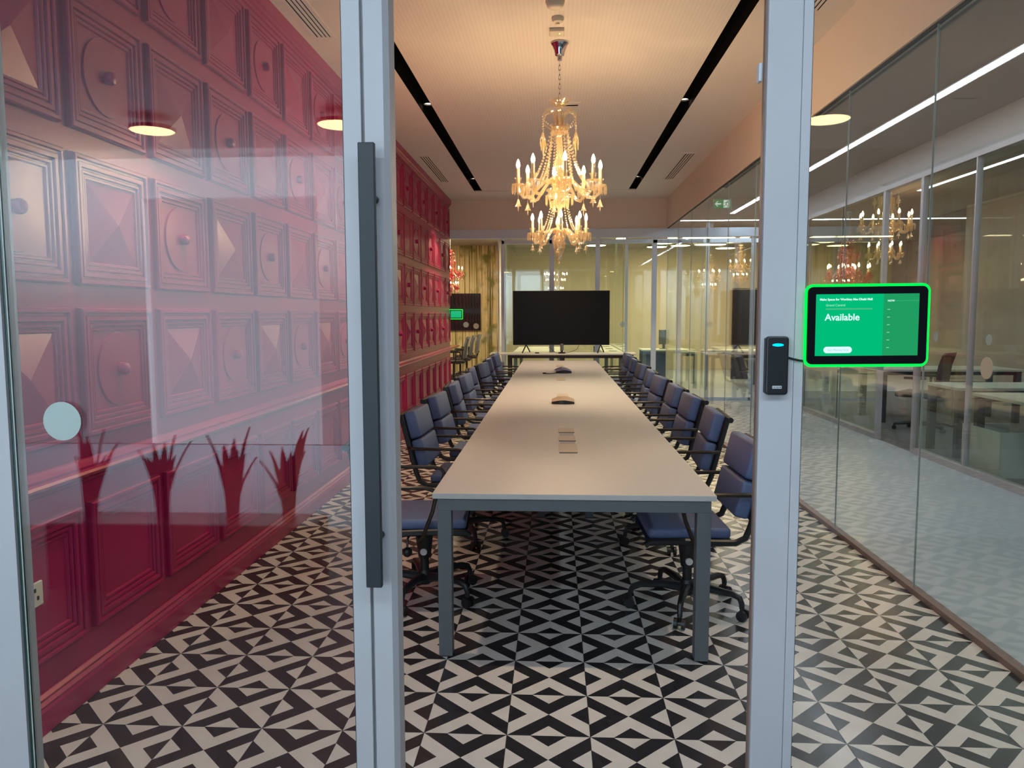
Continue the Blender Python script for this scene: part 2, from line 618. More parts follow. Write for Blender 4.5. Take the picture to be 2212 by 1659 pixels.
# ------------------------------------------------------------------ ceiling of the meeting room
ceil = struct('ceiling', 'cream ceiling with ribbed centre panel and black channels')
Z1 = 3.62
sbox('ceiling_panel', XL - 0.1, -1.302, YF, YB, ZC, Z1, M['ceiling'], ceil)
sbox('ceiling_panel', 1.300, XR + 0.05, YF, YB, ZC, Z1, M['ceiling'], ceil)
sbox('acoustic_panel', -1.175, 1.180, YF, 12.72, ZC, Z1, M['ribbed'], ceil)
sbox('ceiling_panel', -1.302, 1.300, 12.75, YB, ZC, Z1, M['ceiling'], ceil)
sbox('channel_back', -1.31, -1.17, YF, 12.75, ZC + 0.09, Z1 + 0.01, M['black_void'], ceil)
sbox('channel_back', 1.17, 1.31, YF, 12.75, ZC + 0.09, Z1 + 0.01, M['black_void'], ceil)
for xa, xb in ((-1.302, -1.298), (-1.179, -1.175), (1.180, 1.184), (1.296, 1.300)):
    sbox('channel_side', xa, xb, YF, 12.75, ZC + 0.0005, ZC + 0.09, M['black_void'], ceil)
sbox('shadow_gap', -1.302, 1.300, 12.72, 12.75, ZC + 0.015, Z1, M['black_void'], ceil)
sbox('roof_slab', XL - 0.2, XR + 0.05, YF - 0.05, YB + 0.1, Z1 + 0.012, Z1 + 0.1, M['black_void'], ceil)
for x in (-1.238, 1.24):
    for y in (3.5, 7.75, 11.95):
        side = 'left' if x < 0 else 'right'
        which = {3.5: 'nearest, above the table front', 7.75: 'middle', 11.95: 'farthest, by the far wall'}[y]
        d = thing('downlight', f'{which} round downlight in the {side} black ceiling channel', 'downlight', (x, y, ZC + 0.09), 0, 'downlights in the black channels')
        MB().lathe([(0.055, 0), (0.055, -0.025), (0.047, -0.028), (0.043, -0.012), (0.043, 0)], n=20).build('trim_ring', M['black'], d, True)
        MB().lathe([(0.001, -0.012), (0.030, -0.012), (0.042, -0.014), (0.042, 0)], n=20).build('lens', M['lens'], d, True)

# corridor, offices, back rooms, lobby ceilings
sbox('ceiling', XR + 0.05, 3.9, YF, 13.8, 3.3, 3.4, M['grey_ceiling'], label='grey corridor ceiling with a light line')
sbox('ceiling', 3.9, 9.0, YF, 13.8, 3.3, 3.4, M['grey_ceiling'], label='dark grey ceiling of the offices')
sbox('ceiling', -7.0, 9.0, 13.8, 21.6, 3.3, 3.4, M['grey_ceiling'], label='ceiling of the rooms behind the far glass')
sbox('ceiling', -7.0, 9.0, -5.3, YF, 3.3, 3.4, M['white_paint'], label='lobby ceiling in front of the glass')

# ------------------------------------------------------------------ left pink wall with moulded panels
wall_left = MB().box(XL - 0.16, XL, YF + 0.06, 13.735, 0, ZC).build('wall_left', M['pink'])
tag(wall_left, 'magenta painted wall of moulded square panels', kind='structure')


def sweep_profile(prof, y0, y1, name, m, parent=None, label=None):
    # prof: (dx from wall, z) outline, extruded along Y
    k = len(prof)
    vs = [(XL + d, y0, z) for d, z in prof] + [(XL + d, y1, z) for d, z in prof]
    fs = [(i, (i + 1) % k, k + (i + 1) % k, k + i) for i in range(k)] + [tuple(range(k)), tuple(range(2 * k - 1, k - 1, -1))]
    return MB().add(vs, fs).build(name, m, parent)


o = sweep_profile([(0, 0.002), (0.030, 0.002), (0.030, 0.085), (0.024, 0.095), (0.026, 0.104), (0.016, 0.116), (0.018, 0.126), (0.006, 0.138), (0, 0.138)],
                  YF + 0.06, 13.735, 'baseboard_left', M['pink'])
tag(o, 'pink stepped skirting along the panelled wall', kind='structure')
o = sweep_profile([(0, 0.852), (0.012, 0.858), (0.014, 0.872), (0.040, 0.884), (0.046, 0.896), (0.040, 0.906), (0.030, 0.912), (0.030, 0.922), (0.018, 0.932), (0.008, 0.944), (0, 0.948)],
                  YF + 0.06, 13.74, 'trim_1', M['pink'])
tag(o, 'pink dado rail along the panelled wall', kind='structure')
o = sweep_profile([(0, 3.375), (0.012, 3.38), (0.016, 3.396), (0.032, 3.404), (0.036, 3.418), (0.050, 3.428), (0.054, 3.498), (0, 3.498)],
                  YF + 0.06, 13.74, 'trim_2', M['pink'])
tag(o, 'pink cornice at the top of the panelled wall', kind='structure')

PW, PH = 0.54, 0.51
FR = [(0, 0.0), (0.002, 0.030), (0.007, 0.038), (0.018, 0.038), (0.021, 0.022), (0.030, 0.022), (0.034, 0.031), (0.050, 0.031), (0.053, 0.014), (0.058, 0.014), (0.062, 0.022), (0.071, 0.022), (0.074, 0.007), (0.079, 0.007), (0.082, 0.014), (0.090, 0.014), (0.094, 0.003)]


FR = [(d, h * 0.66) for d, h in FR]


def frame_mesh():
    vs, fs = [], []
    for d, h in FR:
        vs += [(h, d, d), (h, PW - d, d), (h, PW - d, PH - d), (h, d, PH - d)]
    for k in range(len(FR) - 1):
        for i in range(4):
            j = (i + 1) % 4
            fs.append((4 * k + i, 4 * k + j, 4 * k + 4 + j, 4 * k + 4 + i))
    l = 4 * (len(FR) - 1)
    fs.append((l, l + 1, l + 2, l + 3))
    return MB().add(vs, fs).mesh('panel', M['pink'])


def pyramid_mesh():
    d = 0.0945
    y0, y1, z0, z1 = d, PW - d, d, PH - d
    vs = [(0.002, y0, z0), (0.002, y1, z0), (0.002, y1, z1), (0.002, y0, z1), (0.033, PW / 2, PH / 2)]
    return MB().add(vs, [(0, 1, 4), (1, 2, 4), (2, 3, 4), (3, 0, 4)]).mesh('pyramid', M['pink'])


def roundel_mesh():
    mb = MB()
    n = 28
    prof = [(0.157, 0.001), (0.155, 0.0095), (0.10, 0.011), (0.04, 0.012), (0.0005, 0.012)]
    vs, fs = [], []
    for r, h in prof:
        for i in range(n):
            t = 2 * PI * i / n
            vs.append((h, PW / 2 + r * math.cos(t), PH / 2 + r * math.sin(t)))
    for k in range(len(prof) - 1):
        for i in range(n):
            fs.append((k * n + i, k * n + (i + 1) % n, (k + 1) * n + (i + 1) % n, (k + 1) * n + i))
    mb.add(vs, fs)
    return mb.mesh('roundel', M['pink'], True, angle=25)


def knob_mesh():
    n = 12
    prof = [(0.026, 0.010), (0.028, 0.034), (0.022, 0.044), (0.010, 0.048), (0.0005, 0.049)]
    vs, fs = [], []
    for r, h in prof:
        for i in range(n):
            t = 2 * PI * i / n
            vs.append((h, PW / 2 + r * math.cos(t), PH / 2 + r * math.sin(t)))
    for k in range(len(prof) - 1):
        for i in range(n):
            fs.append((k * n + i, k * n + (i + 1) % n, (k + 1) * n + (i + 1) % n, (k + 1) * n + i))
    return MB().add(vs, fs).mesh('knob', M['pink'], True)


pm, pym, rom, knm = frame_mesh(), pyramid_mesh(), roundel_mesh(), knob_mesh()
rows = [0.258, 1.03, 1.63, 2.23, 2.832]
for r, z in enumerate(rows):
    for k in range(-1, 18):
        y = 2.935 + 0.6 * k
        p = link('panel', pm, wall_left, (XL, y, z))
        if r == 0:
            continue
        # checkerboard: row 2.23 column k=0 is a roundel
        if (k + r) % 2 == 1:
            link('roundel', rom, p)
            link('roundel_knob', knm, p)
        else:
            link('pyramid', pym, p)

# wall outlet
o = thing('wall_outlet', 'pale square power outlet on the pink wall low at left', 'outlet', (XL + 0.005, 2.585, 0.515))
MB().box(0, 0.010, -0.045, 0.045, -0.045, 0.045).build('cover_plate', M['ivory'], o, bevel=0.004)
for yy, zz in ((0, 0.018), (-0.014, -0.012), (0.014, -0.012)):
    MB().box(0.0095, 0.0115, yy - 0.005, yy + 0.005, zz - 0.007, zz + 0.007).build('socket_hole', M['black'], o)

# ------------------------------------------------------------------ bulkheads, back band, other walls
tag(sbox('trim_3', -1.862, XR + 0.05, YB - 0.0, YB + 0.09, HB, ZC, M['cream']), 'cream bulkhead above the far glass wall', kind='structure')
tag(sbox('trim_4', XR - 0.02, XR + 0.05, YF, YB, HB, ZC, M['cream']), 'cream bulkhead above the right glass partition', kind='structure')
tag(sbox('trim_5', -1.862, 4.0, YB - 0.03, YB + 0.06, 2.835, HB, M['steel_band'], bevel=0.004), 'blue-grey metal header band over the far glass', kind='structure')
tag(sbox('trim_6', XR - 0.018, XR + 0.030, YF + 0.06, YB, -0.004, 0.028, M['bronze']), 'bronze floor channel under the right glass partition', kind='structure')
sbox('trim_7', XR - 0.006, XR + 0.018, YF + 0.11, YB - 0.04, HB - 0.010, HB, M['alu_dark'], label='dark glazing channel along the bulkhead edge')

sbox('wall_back', -7.0, -1.36, 20.3, 20.45, 0, 3.3, M['birch'], label='birch trunk wallpaper wall in the far left room')
sbox('wall_back', -1.36, 9.0, 21.4, 21.55, 0, 3.3, M['cream2'], label='cream wall at the end of the far rooms')
sbox('wall_side', -1.36, -1.26, 19.2, 21.4, 0, 3.3, M['cream2'], label='short cream wall return beside the birch wallpaper')
sbox('wall_far_left', -7.1, -7.0, 13.8, 20.5, 0, 3.3, M['cream2'], label='cream side wall of the far left room')
sbox('wall_far_left', -7.0, XL - 0.16, 13.735, 13.85, 0, 3.3, M['cream2'], label='wall behind the pink panelling')
sbox('wall_right', 9.0, 9.1, -5.3, 21.6, 0, 3.3, M['grey_paint'], label='far right office wall')
sbox('wall_office', 6.9, 7.0, YF, 13.6, 0, 3.3, M['grey_paint'], label='grey rear wall of the offices across the corridor')
sbox('wall_front', -7.0, XL - 0.02, YF, YF + 0.12, 0, 3.5, M['white_paint'], label='lobby wall left of the glass front')
sbox('wall_lobby', -7.1, -7.0, -5.3, YF, 0, 3.3, M['lobby_wall'], label='left wall of the lobby')
sbox('wall_lobby', -7.0, -4.75, -5.42, -5.3, 0, 3.3, M['lobby_wall'], label='rear lobby wall beside the window')
sbox('wall_lobby', -2.7, 0.2, -5.42, -5.3, 0, 3.3, M['lobby_wall'], label='pale rear lobby wall')
sbox('wall_lobby', 0.2, 9.0, -5.42, -5.3, 0, 3.3, M['lobby_dark'], label='dark rear lobby wall')
sbox('wall_lobby', -4.75, -2.7, -5.42, -5.3, 2.85, 3.3, M['lobby_wall'], label='wall above the lobby window')
sbox('trim_8', XL - 0.02, 9.0, YF - 0.03, YF + 0.10, 2.99, 3.62, M['cream'], label='added unseen bulkhead above the glass front, over the doorway')  # out of view, added to keep the lobby light's reflection off the far glass

# ------------------------------------------------------------------ far glass wall (Y = 13.72)
w3 = struct('window_3', 'far glass wall with aluminium mullions')
xs = [-1.86, -0.93, -0.05, 0.75, 1.2, 1.73, 2.56, 3.42]
for a, b in zip(xs[:-1], xs[1:]):
    pane('pane', w3, a + 0.003, b - 0.003, YB + 0.01, YB + 0.02, 0.03, 2.84)
for x, w in ((-0.985, 0.02), (-0.915, 0.050), (-0.05, 0.085), (0.75, 0.08), (1.735, 0.085), (3.43, 0.075)):
    sbox('mullion', x - w / 2, x + w / 2, YB - 0.01, YB + 0.04, 0, 2.84, M['steel_band'], w3)
for x in (1.2, 2.56):
    sbox('joint', x - 0.004, x + 0.004, YB + 0.005, YB + 0.025, 0.03, 2.84, M['glass_edge_pale'], w3)
sbox('door_head', -0.93, -0.05, YB - 0.01, YB + 0.04, 2.74, 2.80, M['steel_band'], w3)
sbox('door_head', 1.71, 2.56, YB - 0.01, YB + 0.04, 2.74, 2.79, M['steel_band'], w3)
sbox('floor_rail', -1.86, 3.42, YB - 0.01, YB + 0.04, -0.002, 0.05, M['steel_band'], w3)
for x, z, m in ((-1.57, 1.33, 'sticker'), (-1.39, 1.305, 'sticker_warm'), (1.195, 1.33, 'sticker')):
    disc('sticker_dot', w3, (x, YB + 0.0085, z), 0.05, (0, -1, 0), M[m])

# glass divider between the far rooms
w5 = struct('window_5', 'glass divider between the far rooms')
for a, b in ((15.6, 18.4), (18.4, 21.3)):
    pane('pane', w5, 1.42, 1.43, a + 0.004, b - 0.004, 0.03, 3.25, 'glass_green')
sbox('post', 1.40, 1.45, 15.56, 15.6, 0, 3.3, M['steel_band'], w5)
for x in (-1.0, 3.0, 4.6):
    sbox('post', x - 0.03, x + 0.03, 15.55, 15.61, 0, 3.3, M['steel_band'], w5)
pane('pane', w5, -1.0, 1.4, 15.575, 15.585, 0.03, 2.9, 'glass_green')
pane('pane', w5, 1.45, 3.0, 15.575, 15.585, 0.03, 2.9, 'glass_green')
sbox('head_rail', -1.0, 4.6, 15.55, 15.61, 2.9, 2.98, M['steel_band'], w5)

# ------------------------------------------------------------------ right glass partition (X = 1.95)
w2 = struct('window_2', 'frameless glass partition between meeting room and corridor')
ys = [YF + 0.06, 3.03, 4.21, 5.40, 6.59, 7.78, 8.97, 10.16, 11.35, 12.54, 13.70]
for a, b in zip(ys[:-1], ys[1:]):
    pane('pane', w2, XR, XR + 0.008, a + 0.0018, b - 0.0018, 0.02, HB - 0.005)
for y in ys[1:-1]:
    sbox('joint', XR - 0.001, XR + 0.009, y - 0.0017, y + 0.0017, 0.02, HB - 0.005, M['glass_edge_pale'], w2)
disc('sticker_dot', w2, (XR - 0.001, 3.60, 1.262), 0.05, (-1, 0, 0), M['sticker_warm'])

# ------------------------------------------------------------------ corridor's far glass wall (X = 3.9)
w4 = struct('window_4', 'glass office fronts across the corridor')
XW = 3.9
ys4 = [YF, 3.2, 4.6, 6.0, 7.49, 8.55, 9.50, 10.9, 12.3, 13.6]
for a, b in zip(ys4[:-1], ys4[1:]):
    if abs(a - 8.55) < 0.01:
        continue          # the open office doorway
    pane('pane', w4, XW, XW + 0.012, a + 0.004, b - 0.004, 0.05, 2.94, 'glass_green')
for y, w in ((7.49, 0.02), (8.55, 0.06), (9.50, 0.06), (13.6, 0.08)):
    sbox('post', XW - 0.025, XW + 0.03, y - w / 2, y + w / 2, 0, 2.95, M['alu'], w4)
for y in (10.9, 12.3, 6.0, 4.6, 3.2):
    sbox('joint', XW - 0.001, XW + 0.014, y - 0.004, y + 0.004, 0.05, 2.94, M['glass_edge_pale'], w4)
sbox('head_rail', XW - 0.03, XW + 0.05, YF, 13.8, 2.94, 3.0, M['alu'], w4)
sbox('floor_rail', XW - 0.03, XW + 0.05, YF, 8.5, -0.002, 0.06, M['alu'], w4)
sbox('floor_rail', XW - 0.03, XW + 0.05, 9.55, 13.8, -0.002, 0.06, M['alu'], w4)
for y in (8.16, 7.19):
    disc('sticker_dot', w4, (XW - 0.001, y, 1.27), 0.05, (-1, 0, 0), M['sticker'])
sbox('wall_corridor', XW, XW + 0.1, YF, 13.8, 3.0, 3.3, M['grey_paint'], label='pale wall strip above the office fronts')

# corridor LED lines
LEDS = [('long ceiling light line running down the corridor', 3.11, 3.20, 1.9, 14.2), ]
o = thing('led_light_line', 'long white light line in the corridor ceiling', 'light', (3.155, 8.05, 3.3))
MB().box(-0.055, 0.055, -6.15, 6.15, -0.012, -0.001).build('housing', M['white_plastic'], o)
MB().box(-0.034, 0.034, -6.14, 6.14, -0.016, -0.011).build('diffuser', M['led'], o)
o = thing('led_light_line', 'white light line running crosswise past the corridor end', 'light', (5.6, 15.2, 3.3))
MB().box(-3.2, 3.2, -0.05, 0.05, -0.012, -0.001).build('housing', M['white_plastic'], o)
MB().box(-3.19, 3.19, -0.04, 0.04, -0.016, -0.011).build('diffuser', M['led'], o)
o = thing('led_light_line', 'white light line inside the offices across the corridor', 'light', (5.3, 7.4, 3.3))
MB().box(-0.04, 0.04, -4.4, 4.4, -0.012, -0.001).build('housing', M['white_plastic'], o)
MB().box(-0.03, 0.03, -4.39, 4.39, -0.016, -0.011).build('diffuser', M['led_dim'], o)

# exit sign
o = thing('exit_sign', 'green exit sign with white arrow and running figure above corridor', 'sign', (2.556, 12.2, 3.184))
o.scale = (0.9, 0.9, 0.9)
MB().box(-0.145, 0.145, -0.012, 0.012, -0.075, 0.075).build('panel', M['exit_green'], o, bevel=0.003)
MB().box(-0.155, -0.146, -0.014, 0.014, -0.085, 0.1).build('bracket', M['white_plastic'], o)
MB().box(0.146, 0.155, -0.014, 0.014, -0.085, 0.1).build('bracket', M['white_plastic'], o)
ar = [(-0.125, 0), (-0.085, 0.045), (-0.068, 0.045), (-0.098, 0.011), (-0.022, 0.011), (-0.022, -0.011), (-0.098, -0.011), (-0.068, -0.045), (-0.085, -0.045)]
MB().poly([(x, -0.0125, z) for x, z in ar], (0, -1, 0), 0.002).build('arrow', M['exit_white'], o)
mb = MB()
mb.box(0.02, 0.125, -0.0145, -0.0125, -0.062, 0.062)
mb.build('doorway_symbol', M['exit_white'], o)
mb = MB()
mb.cyl((0.083, -0.0145, 0.043), (0.083, -0.0165, 0.043), 0.011, n=12)
for a, b in (((0.076, 0.03), (0.06, -0.008)), ((0.074, 0.026), (0.045, 0.02)), ((0.045, 0.02), (0.036, 0.004)), ((0.076, 0.028), (0.10, 0.012)), ((0.10, 0.012), (0.115, 0.02)),
             ((0.06, -0.008), (0.085, -0.026)), ((0.085, -0.026), (0.082, -0.056)), ((0.06, -0.008), (0.044, -0.036)), ((0.044, -0.036), (0.022, -0.038))):
    mb.cyl((a[0], -0.0155, a[1]), (b[0], -0.0155, b[1]), 0.006, n=6)
mb.build('running_figure', M['exit_green'], o)

o = thing('smoke_detector', 'small white smoke detector on the ceiling beyond the corridor', 'detector', (3.09, 15.75, 3.3))
MB().lathe([(0.001, -0.075), (0.045, -0.075), (0.05, -0.045), (0.06, -0.04), (0.06, -0.0)], n=16).build('body', M['white_plastic'], o, True)

# ------------------------------------------------------------------ glass front with sliding door (Y = 1.75)
d1 = struct('door_1', 'glass sliding door leaf pushed open to the left')
GZ0, GZ1 = 0.02, 2.99
pane('pane', d1, -1.2775, -0.466, YF + 0.004, YF + 0.014, GZ0, GZ1)
sbox('glass_rim', -1.2860, -1.2800, YF + 0.002, YF + 0.010, GZ0, GZ1, M['rim_dark'], d1)
sbox('glass_rim_light', -1.2800, -1.2775, YF + 0.002, YF + 0.008, GZ0, GZ1, M['glass_edge_pale'], d1)
sbox('stile', -0.4685, -0.4275, YF - 0.015, YF + 0.03, 0, GZ1, M['alu'], d1, bevel=0.0015)
sbox('stile_groove', -0.4275, -0.4205, YF + 0.0, YF + 0.03, 0, GZ1, M['alu'], d1)
sbox('stile_gasket', -0.4715, -0.4685, YF - 0.008, YF + 0.03, 0, GZ1, M['alu_dark'], d1)
h = MB().box(-0.4255, -0.3895, YF - 0.062, YF - 0.046, 0.893, 1.881).build('pull_handle', M['handle_black'], d1, bevel=0.002)
for z in (1.765, 1.003):
    MB().cyl((-0.400, YF - 0.050, z), (-0.400, YF - 0.010, z), 0.0085, n=14).build('standoff', M['handle_black'], h, True)
disc('sticker_dot', d1, (-1.160, YF + 0.003, 1.262), 0.046, (0, -1, 0), M['sticker'])
# jamb behind the leaf edge, with a chamfered inner lip
o = MB()
pr = [(-0.4205, -0.012), (-0.378, -0.012), (-0.3665, 0.002), (-0.3655, 0.055), (-0.4205, 0.055)]
o.add([(x, YF + y, 0) for x, y in pr] + [(x, YF + y, GZ1) for x, y in pr], [(0, 1, 6, 5), (1, 2, 7, 6), (2, 3, 8, 7), (3, 4, 9, 8), (4, 0, 5, 9), (0, 4, 3, 2, 1), (5, 6, 7, 8, 9)])
sbox('trim_9', -1.40, -1.2885, YF - 0.004, YF + 0.05, 0, GZ1, M['alu'], label='aluminium post at the left edge of the glass front')
tag(o.build('trim_10', M['alu']), 'aluminium jamb with pale lip left of the doorway', kind='structure')
w6 = struct('window_6', 'glass beside the left post of the front')
pane('pane', w6, XL + 0.0, -1.40, YF + 0.02, YF + 0.03, 0.02, GZ1)
# right post
o = struct('trim_11', 'aluminium post right of the doorway')
sbox('post_core', 0.475, 0.545, YF + 0.008, YF + 0.05, 0, GZ1, M['alu'], o)
sbox('post_face', 0.4535, 0.5265, YF - 0.015, YF + 0.008, 0, GZ1, M['alu'], o, bevel=0.0015)
sbox('post_cover', 0.5275, 0.5480, YF - 0.013, YF + 0.008, 0, GZ1, M['alu'], o, bevel=0.0012)
sbox('post_seal', 0.4500, 0.4535, YF - 0.004, YF + 0.012, 0, GZ1, M['bronze'], o)
sbox('glazing_gasket', 0.5480, 0.5515, YF - 0.004, YF + 0.03, 0, GZ1, M['alu_dark'], o)
w1 = struct('window_1', 'tall fixed glass pane right of the doorway')
pane('pane', w1, 0.5515, XR - 0.02, YF + 0.004, YF + 0.014, 0.02, GZ1)
sbox('trim_12', XR - 0.02, XR + 0.06, YF - 0.02, YF + 0.05, 0, GZ1, M['alu'], label='corner post between glass front and corridor')

# door contact on the post
o = thing('door_contact', 'small white door contact on the right post, high up', 'sensor', (0.4485, YF + 0.030, 2.035))
MB().box(-0.0045, 0.0045, -0.012, 0.012, -0.020, 0.020).build('contact_case', M['white_plastic'], o, bevel=0.003)

# ------------------------------------------------------------------ booking tablet
tb = thing('booking_tablet', 'wall tablet with glowing green rim and Available screen, on the glass', 'tablet', (0.676, YF - 0.012, 1.484), 0.0)
tb.rotation_euler = (0, math.radians(-0.4), 0)


def rrect(w, h_, r, n=6):
    pts = []
    for cx, cz, a0 in ((w / 2 - r, h_ / 2 - r, 0), (-w / 2 + r, h_ / 2 - r, PI / 2), (-w / 2 + r, -h_ / 2 + r, PI), (w / 2 - r, -h_ / 2 + r, 1.5 * PI)):
        for i in range(n + 1):
            t = a0 + PI / 2 * i / n
            pts.append((cx + r * math.cos(t), cz + r * math.sin(t)))
    return pts


def rplate(w, h_, r, y0, y1):
    return MB().poly([(x, y1, z) for x, z in rrect(w, h_, r)], (0, 1, 0), y0 - y1)


rplate(0.252, 0.166, 0.010, 0.016, -0.012).build('case', M['black'], tb)
rplate(0.254, 0.168, 0.012, -0.012, -0.0165).build('bezel', M['black_gloss'], tb)
path = [(x, -0.0125, z) for x, z in rrect(0.260, 0.174, 0.014)]
MB().tube(path, 0.0030, n=8, closed=True).build('light_ring', M['green_led'], tb, True)
SX0, SX1, SZ0, SZ1 = -0.1095, 0.1080, -0.0655, 0.0680
MB().box(SX0, 0.0330, -0.0178, -0.0164, SZ0, SZ1).build('screen', M['scr_green'], tb)
MB().box(0.0330, SX1, -0.0178, -0.0164, SZ0, SZ1).build('screen_timeline', M['scr_green2'], tb)
rplate(0.060, 0.0140, 0.0068, -0.0178, -0.0186).build('button', M['scr_white'], tb).location = (-0.0615, 0, -0.0525)


def text(name, s_, size, loc, m, parent, align='LEFT', bold=0.0, rot=(PI / 2, 0, 0)):
    c = bpy.data.curves.new(name, 'FONT')
    c.body = s_
    c.size = size
    c.align_x = align
    c.offset = bold
    c.extrude = 0.0002
    o_ = bpy.data.objects.new(name, c)
    COL.objects.link(o_)
    dg = bpy.context.evaluated_depsgraph_get()
    me = bpy.data.meshes.new_from_object(o_.evaluated_get(dg))
    me.name = name
    bpy.data.objects.remove(o_)
    me.materials.clear()
    me.materials.append(m)
    return link(name, me, parent, loc, rot)


text('lettering', 'Available', 0.0205, (-0.0905, -0.0182, 0.0115), M['scr_white'], tb, bold=0.0003)
text('lettering', 'Make Space for Working Abu Dhabi Mall', 0.0067, (-0.1020, -0.0182, 0.0545), M['scr_white'], tb, bold=0.00015)
text('lettering', 'Grand Central', 0.0070, (-0.0890, -0.0182, 0.0420), M['scr_pale'], tb, bold=0.00012)
text('lettering', 'Start Meeting Now', 0.0058, (-0.0615, -0.0189, -0.0545), M['scr_grey'], tb, 'CENTER')
text('lettering', 'NOW', 0.0055, (0.0415, -0.0182, 0.0510), M['scr_white'], tb, bold=0.0001)
MB().box(0.0520, SX1, -0.0181, -0.0177, 0.0525, 0.0532).build('time_line', M['scr_line'], tb)
MB().box(-0.0890, 0.0100, -0.0181, -0.0177, 0.0345, 0.0375).build('faint_line', M['scr_line'], tb)
for q in range(6):
    MB().box(0.0415, 0.0472, -0.0181, -0.0177, 0.0335 - 0.0165 * q, 0.0350 - 0.0165 * q).build('hour_mark', M['scr_pale'], tb)

cr_ = thing('card_reader', 'black card reader with blue light bar on the right post', 'card reader', (0.4865, YF - 0.0155, 1.3965))
mb = MB()
pts = rrect(0.048, 0.128, 0.007, 4)
mb.poly([(x, -0.0, z) for x, z in pts], (0, -1, 0), 0.017)
mb.build('case', M['black'], cr_, bevel=0.003)
MB().box(-0.0255, -0.0225, -0.014, -0.0, -0.060, 0.060).build('side_rib', M['black'], cr_, bevel=0.001)
mb = MB()
mb.add([(0.0125 * math.cos(t), -0.0178, 0.0455 + 0.0034 * math.sin(t)) for t in [2 * PI * i / 20 for i in range(20)]], [tuple(range(20))])
mb.build('blue_light', M['blue_led'], cr_)
MB().box(-0.010, 0.010, -0.0178, -0.0172, -0.0500, -0.0440).build('logo_plate', M['white_plastic'], cr_)
mb = MB()
for a, b in ((-0.0095, -0.0085), (-0.0072, -0.0052), (-0.004, -0.0025), (-0.001, 0.0015), (0.003, 0.0045), (0.0058, 0.0088)):
    mb.box(a, b, -0.0181, -0.0178, -0.0485, -0.0455)
mb.build('logo_marks', M['table_grey'], cr_)
o = MB().tube([(0.510, YF - 0.016, 1.4145), (0.522, YF - 0.017, 1.411), (0.538, YF - 0.016, 1.407), (0.552, YF - 0.010, 1.405)], 0.0026, n=8).build('reader_cable', M['black'], None, True)
tag(o, 'short black cable between card reader and tablet', 'cable')

# ------------------------------------------------------------------ conference table
tx, ty = 0.078, 8.09
X0, X1, Y0, Y1 = -0.527, 0.690, 3.27, 12.92
tbl = thing('conference_table', 'very long white-topped meeting table on grey metal legs', 'table', (tx, ty, 0))


def L_(mb):   # shift world coords into the table's frame
    mb.v = [(a - tx, b - ty, c) for a, b, c in mb.v]
    return mb


L_(MB().box(X0, X1, Y0, Y1, 0.716, 0.740)).build('tabletop', [M['table_top']], tbl, bevel=0.002)
L_(MB().box(X0 + 0.02, X1 - 0.02, Y0 + 0.012, Y0 + 0.062, 0.662, 0.714)).build('end_beam', M['table_grey'], tbl, bevel=0.002)
L_(MB().box(X0 + 0.02, X1 - 0.02, Y1 - 0.062, Y1 - 0.012, 0.662, 0.714)).build('end_beam', M['table_grey'], tbl, bevel=0.002)
for a in (X0 + 0.02, X1 - 0.06):
    L_(MB().box(a, a + 0.04, Y0 + 0.062, Y1 - 0.062, 0.668, 0.714)).build('side_beam', M['table_grey'], tbl)
for y in (Y0 + 0.012, Y1 - 0.072):
    for x in (X0 + 0.02, X1 - 0.08):
        lg = L_(MB().box(x, x + 0.06, y, y + 0.06, 0.006, 0.662)).build('leg', M['table_grey'], tbl, bevel=0.002)
        L_(MB().box(x + 0.008, x + 0.052, y + 0.008, y + 0.052, 0.0, 0.008)).build('foot', M['black'], lg)
for y in (5.66, 8.07, 10.48):
    for x in (X0 + 0.40, X1 - 0.46):
        lg = L_(MB().box(x, x + 0.06, y, y + 0.06, 0.006, 0.662)).build('leg', M['table_grey'], tbl, bevel=0.002)
        L_(MB().box(x + 0.008, x + 0.052, y + 0.008, y + 0.052, 0.0, 0.008)).build('foot', M['black'], lg)
    L_(MB().box(X0 + 0.06, X1 - 0.06, y, y + 0.06, 0.662, 0.712)).build('cross_beam', M['table_grey'], tbl)
L_(MB().box(-0.12, 0.28, 4.1, 12.2, 0.57, 0.585).box(-0.12, -0.11, 4.1, 12.2, 0.585, 0.66).box(0.27, 0.28, 4.1, 12.2, 0.585, 0.66)).build('cable_tray', M['black'], tbl)
# cable flaps with dark slots
for y0, y1 in ((4.55, 4.68), (4.86, 5.02)):
    L_(MB().box(0.034, 0.124, y0, y1, 0.7400, 0.7408)).build('socket_strip', M['strip_grey'], tbl)
for y0, y1 in ((4.28, 4.55), (4.68, 4.86), (5.02, 5.19), (7.20, 7.44), (9.06, 9.45), (11.48, 11.92)):
    f = L_(MB().box(0.027, 0.131, y0, y1, 0.7402, 0.7445)).build('cable_flap', M['flap_tan'], tbl, bevel=0.001)
    L_(MB().box(0.029, 0.129, y0 - 0.016, y0 - 0.001, 0.7402, 0.7420)).build('flap_slot', M['brown_metal'], f)
    if y0 > 7:
        L_(MB().box(0.029, 0.129, y1 + 0.001, y1 + 0.03, 0.7402, 0.7420)).build('flap_slot', M['brown_metal'], f)

# speaker units on the table
def loft(mb, rings, m=0):
    k = len(rings[0])
    o_ = len(mb.v)
    vs = [p for r in rings for p in r]
    fs = []
    for a in range(len(rings) - 1):
        for i in range(k - 1):
            fs.append((a * k + i, a * k + i + 1, (a + 1) * k + i + 1, (a + 1) * k + i))
    return mb.add(vs, fs, m)


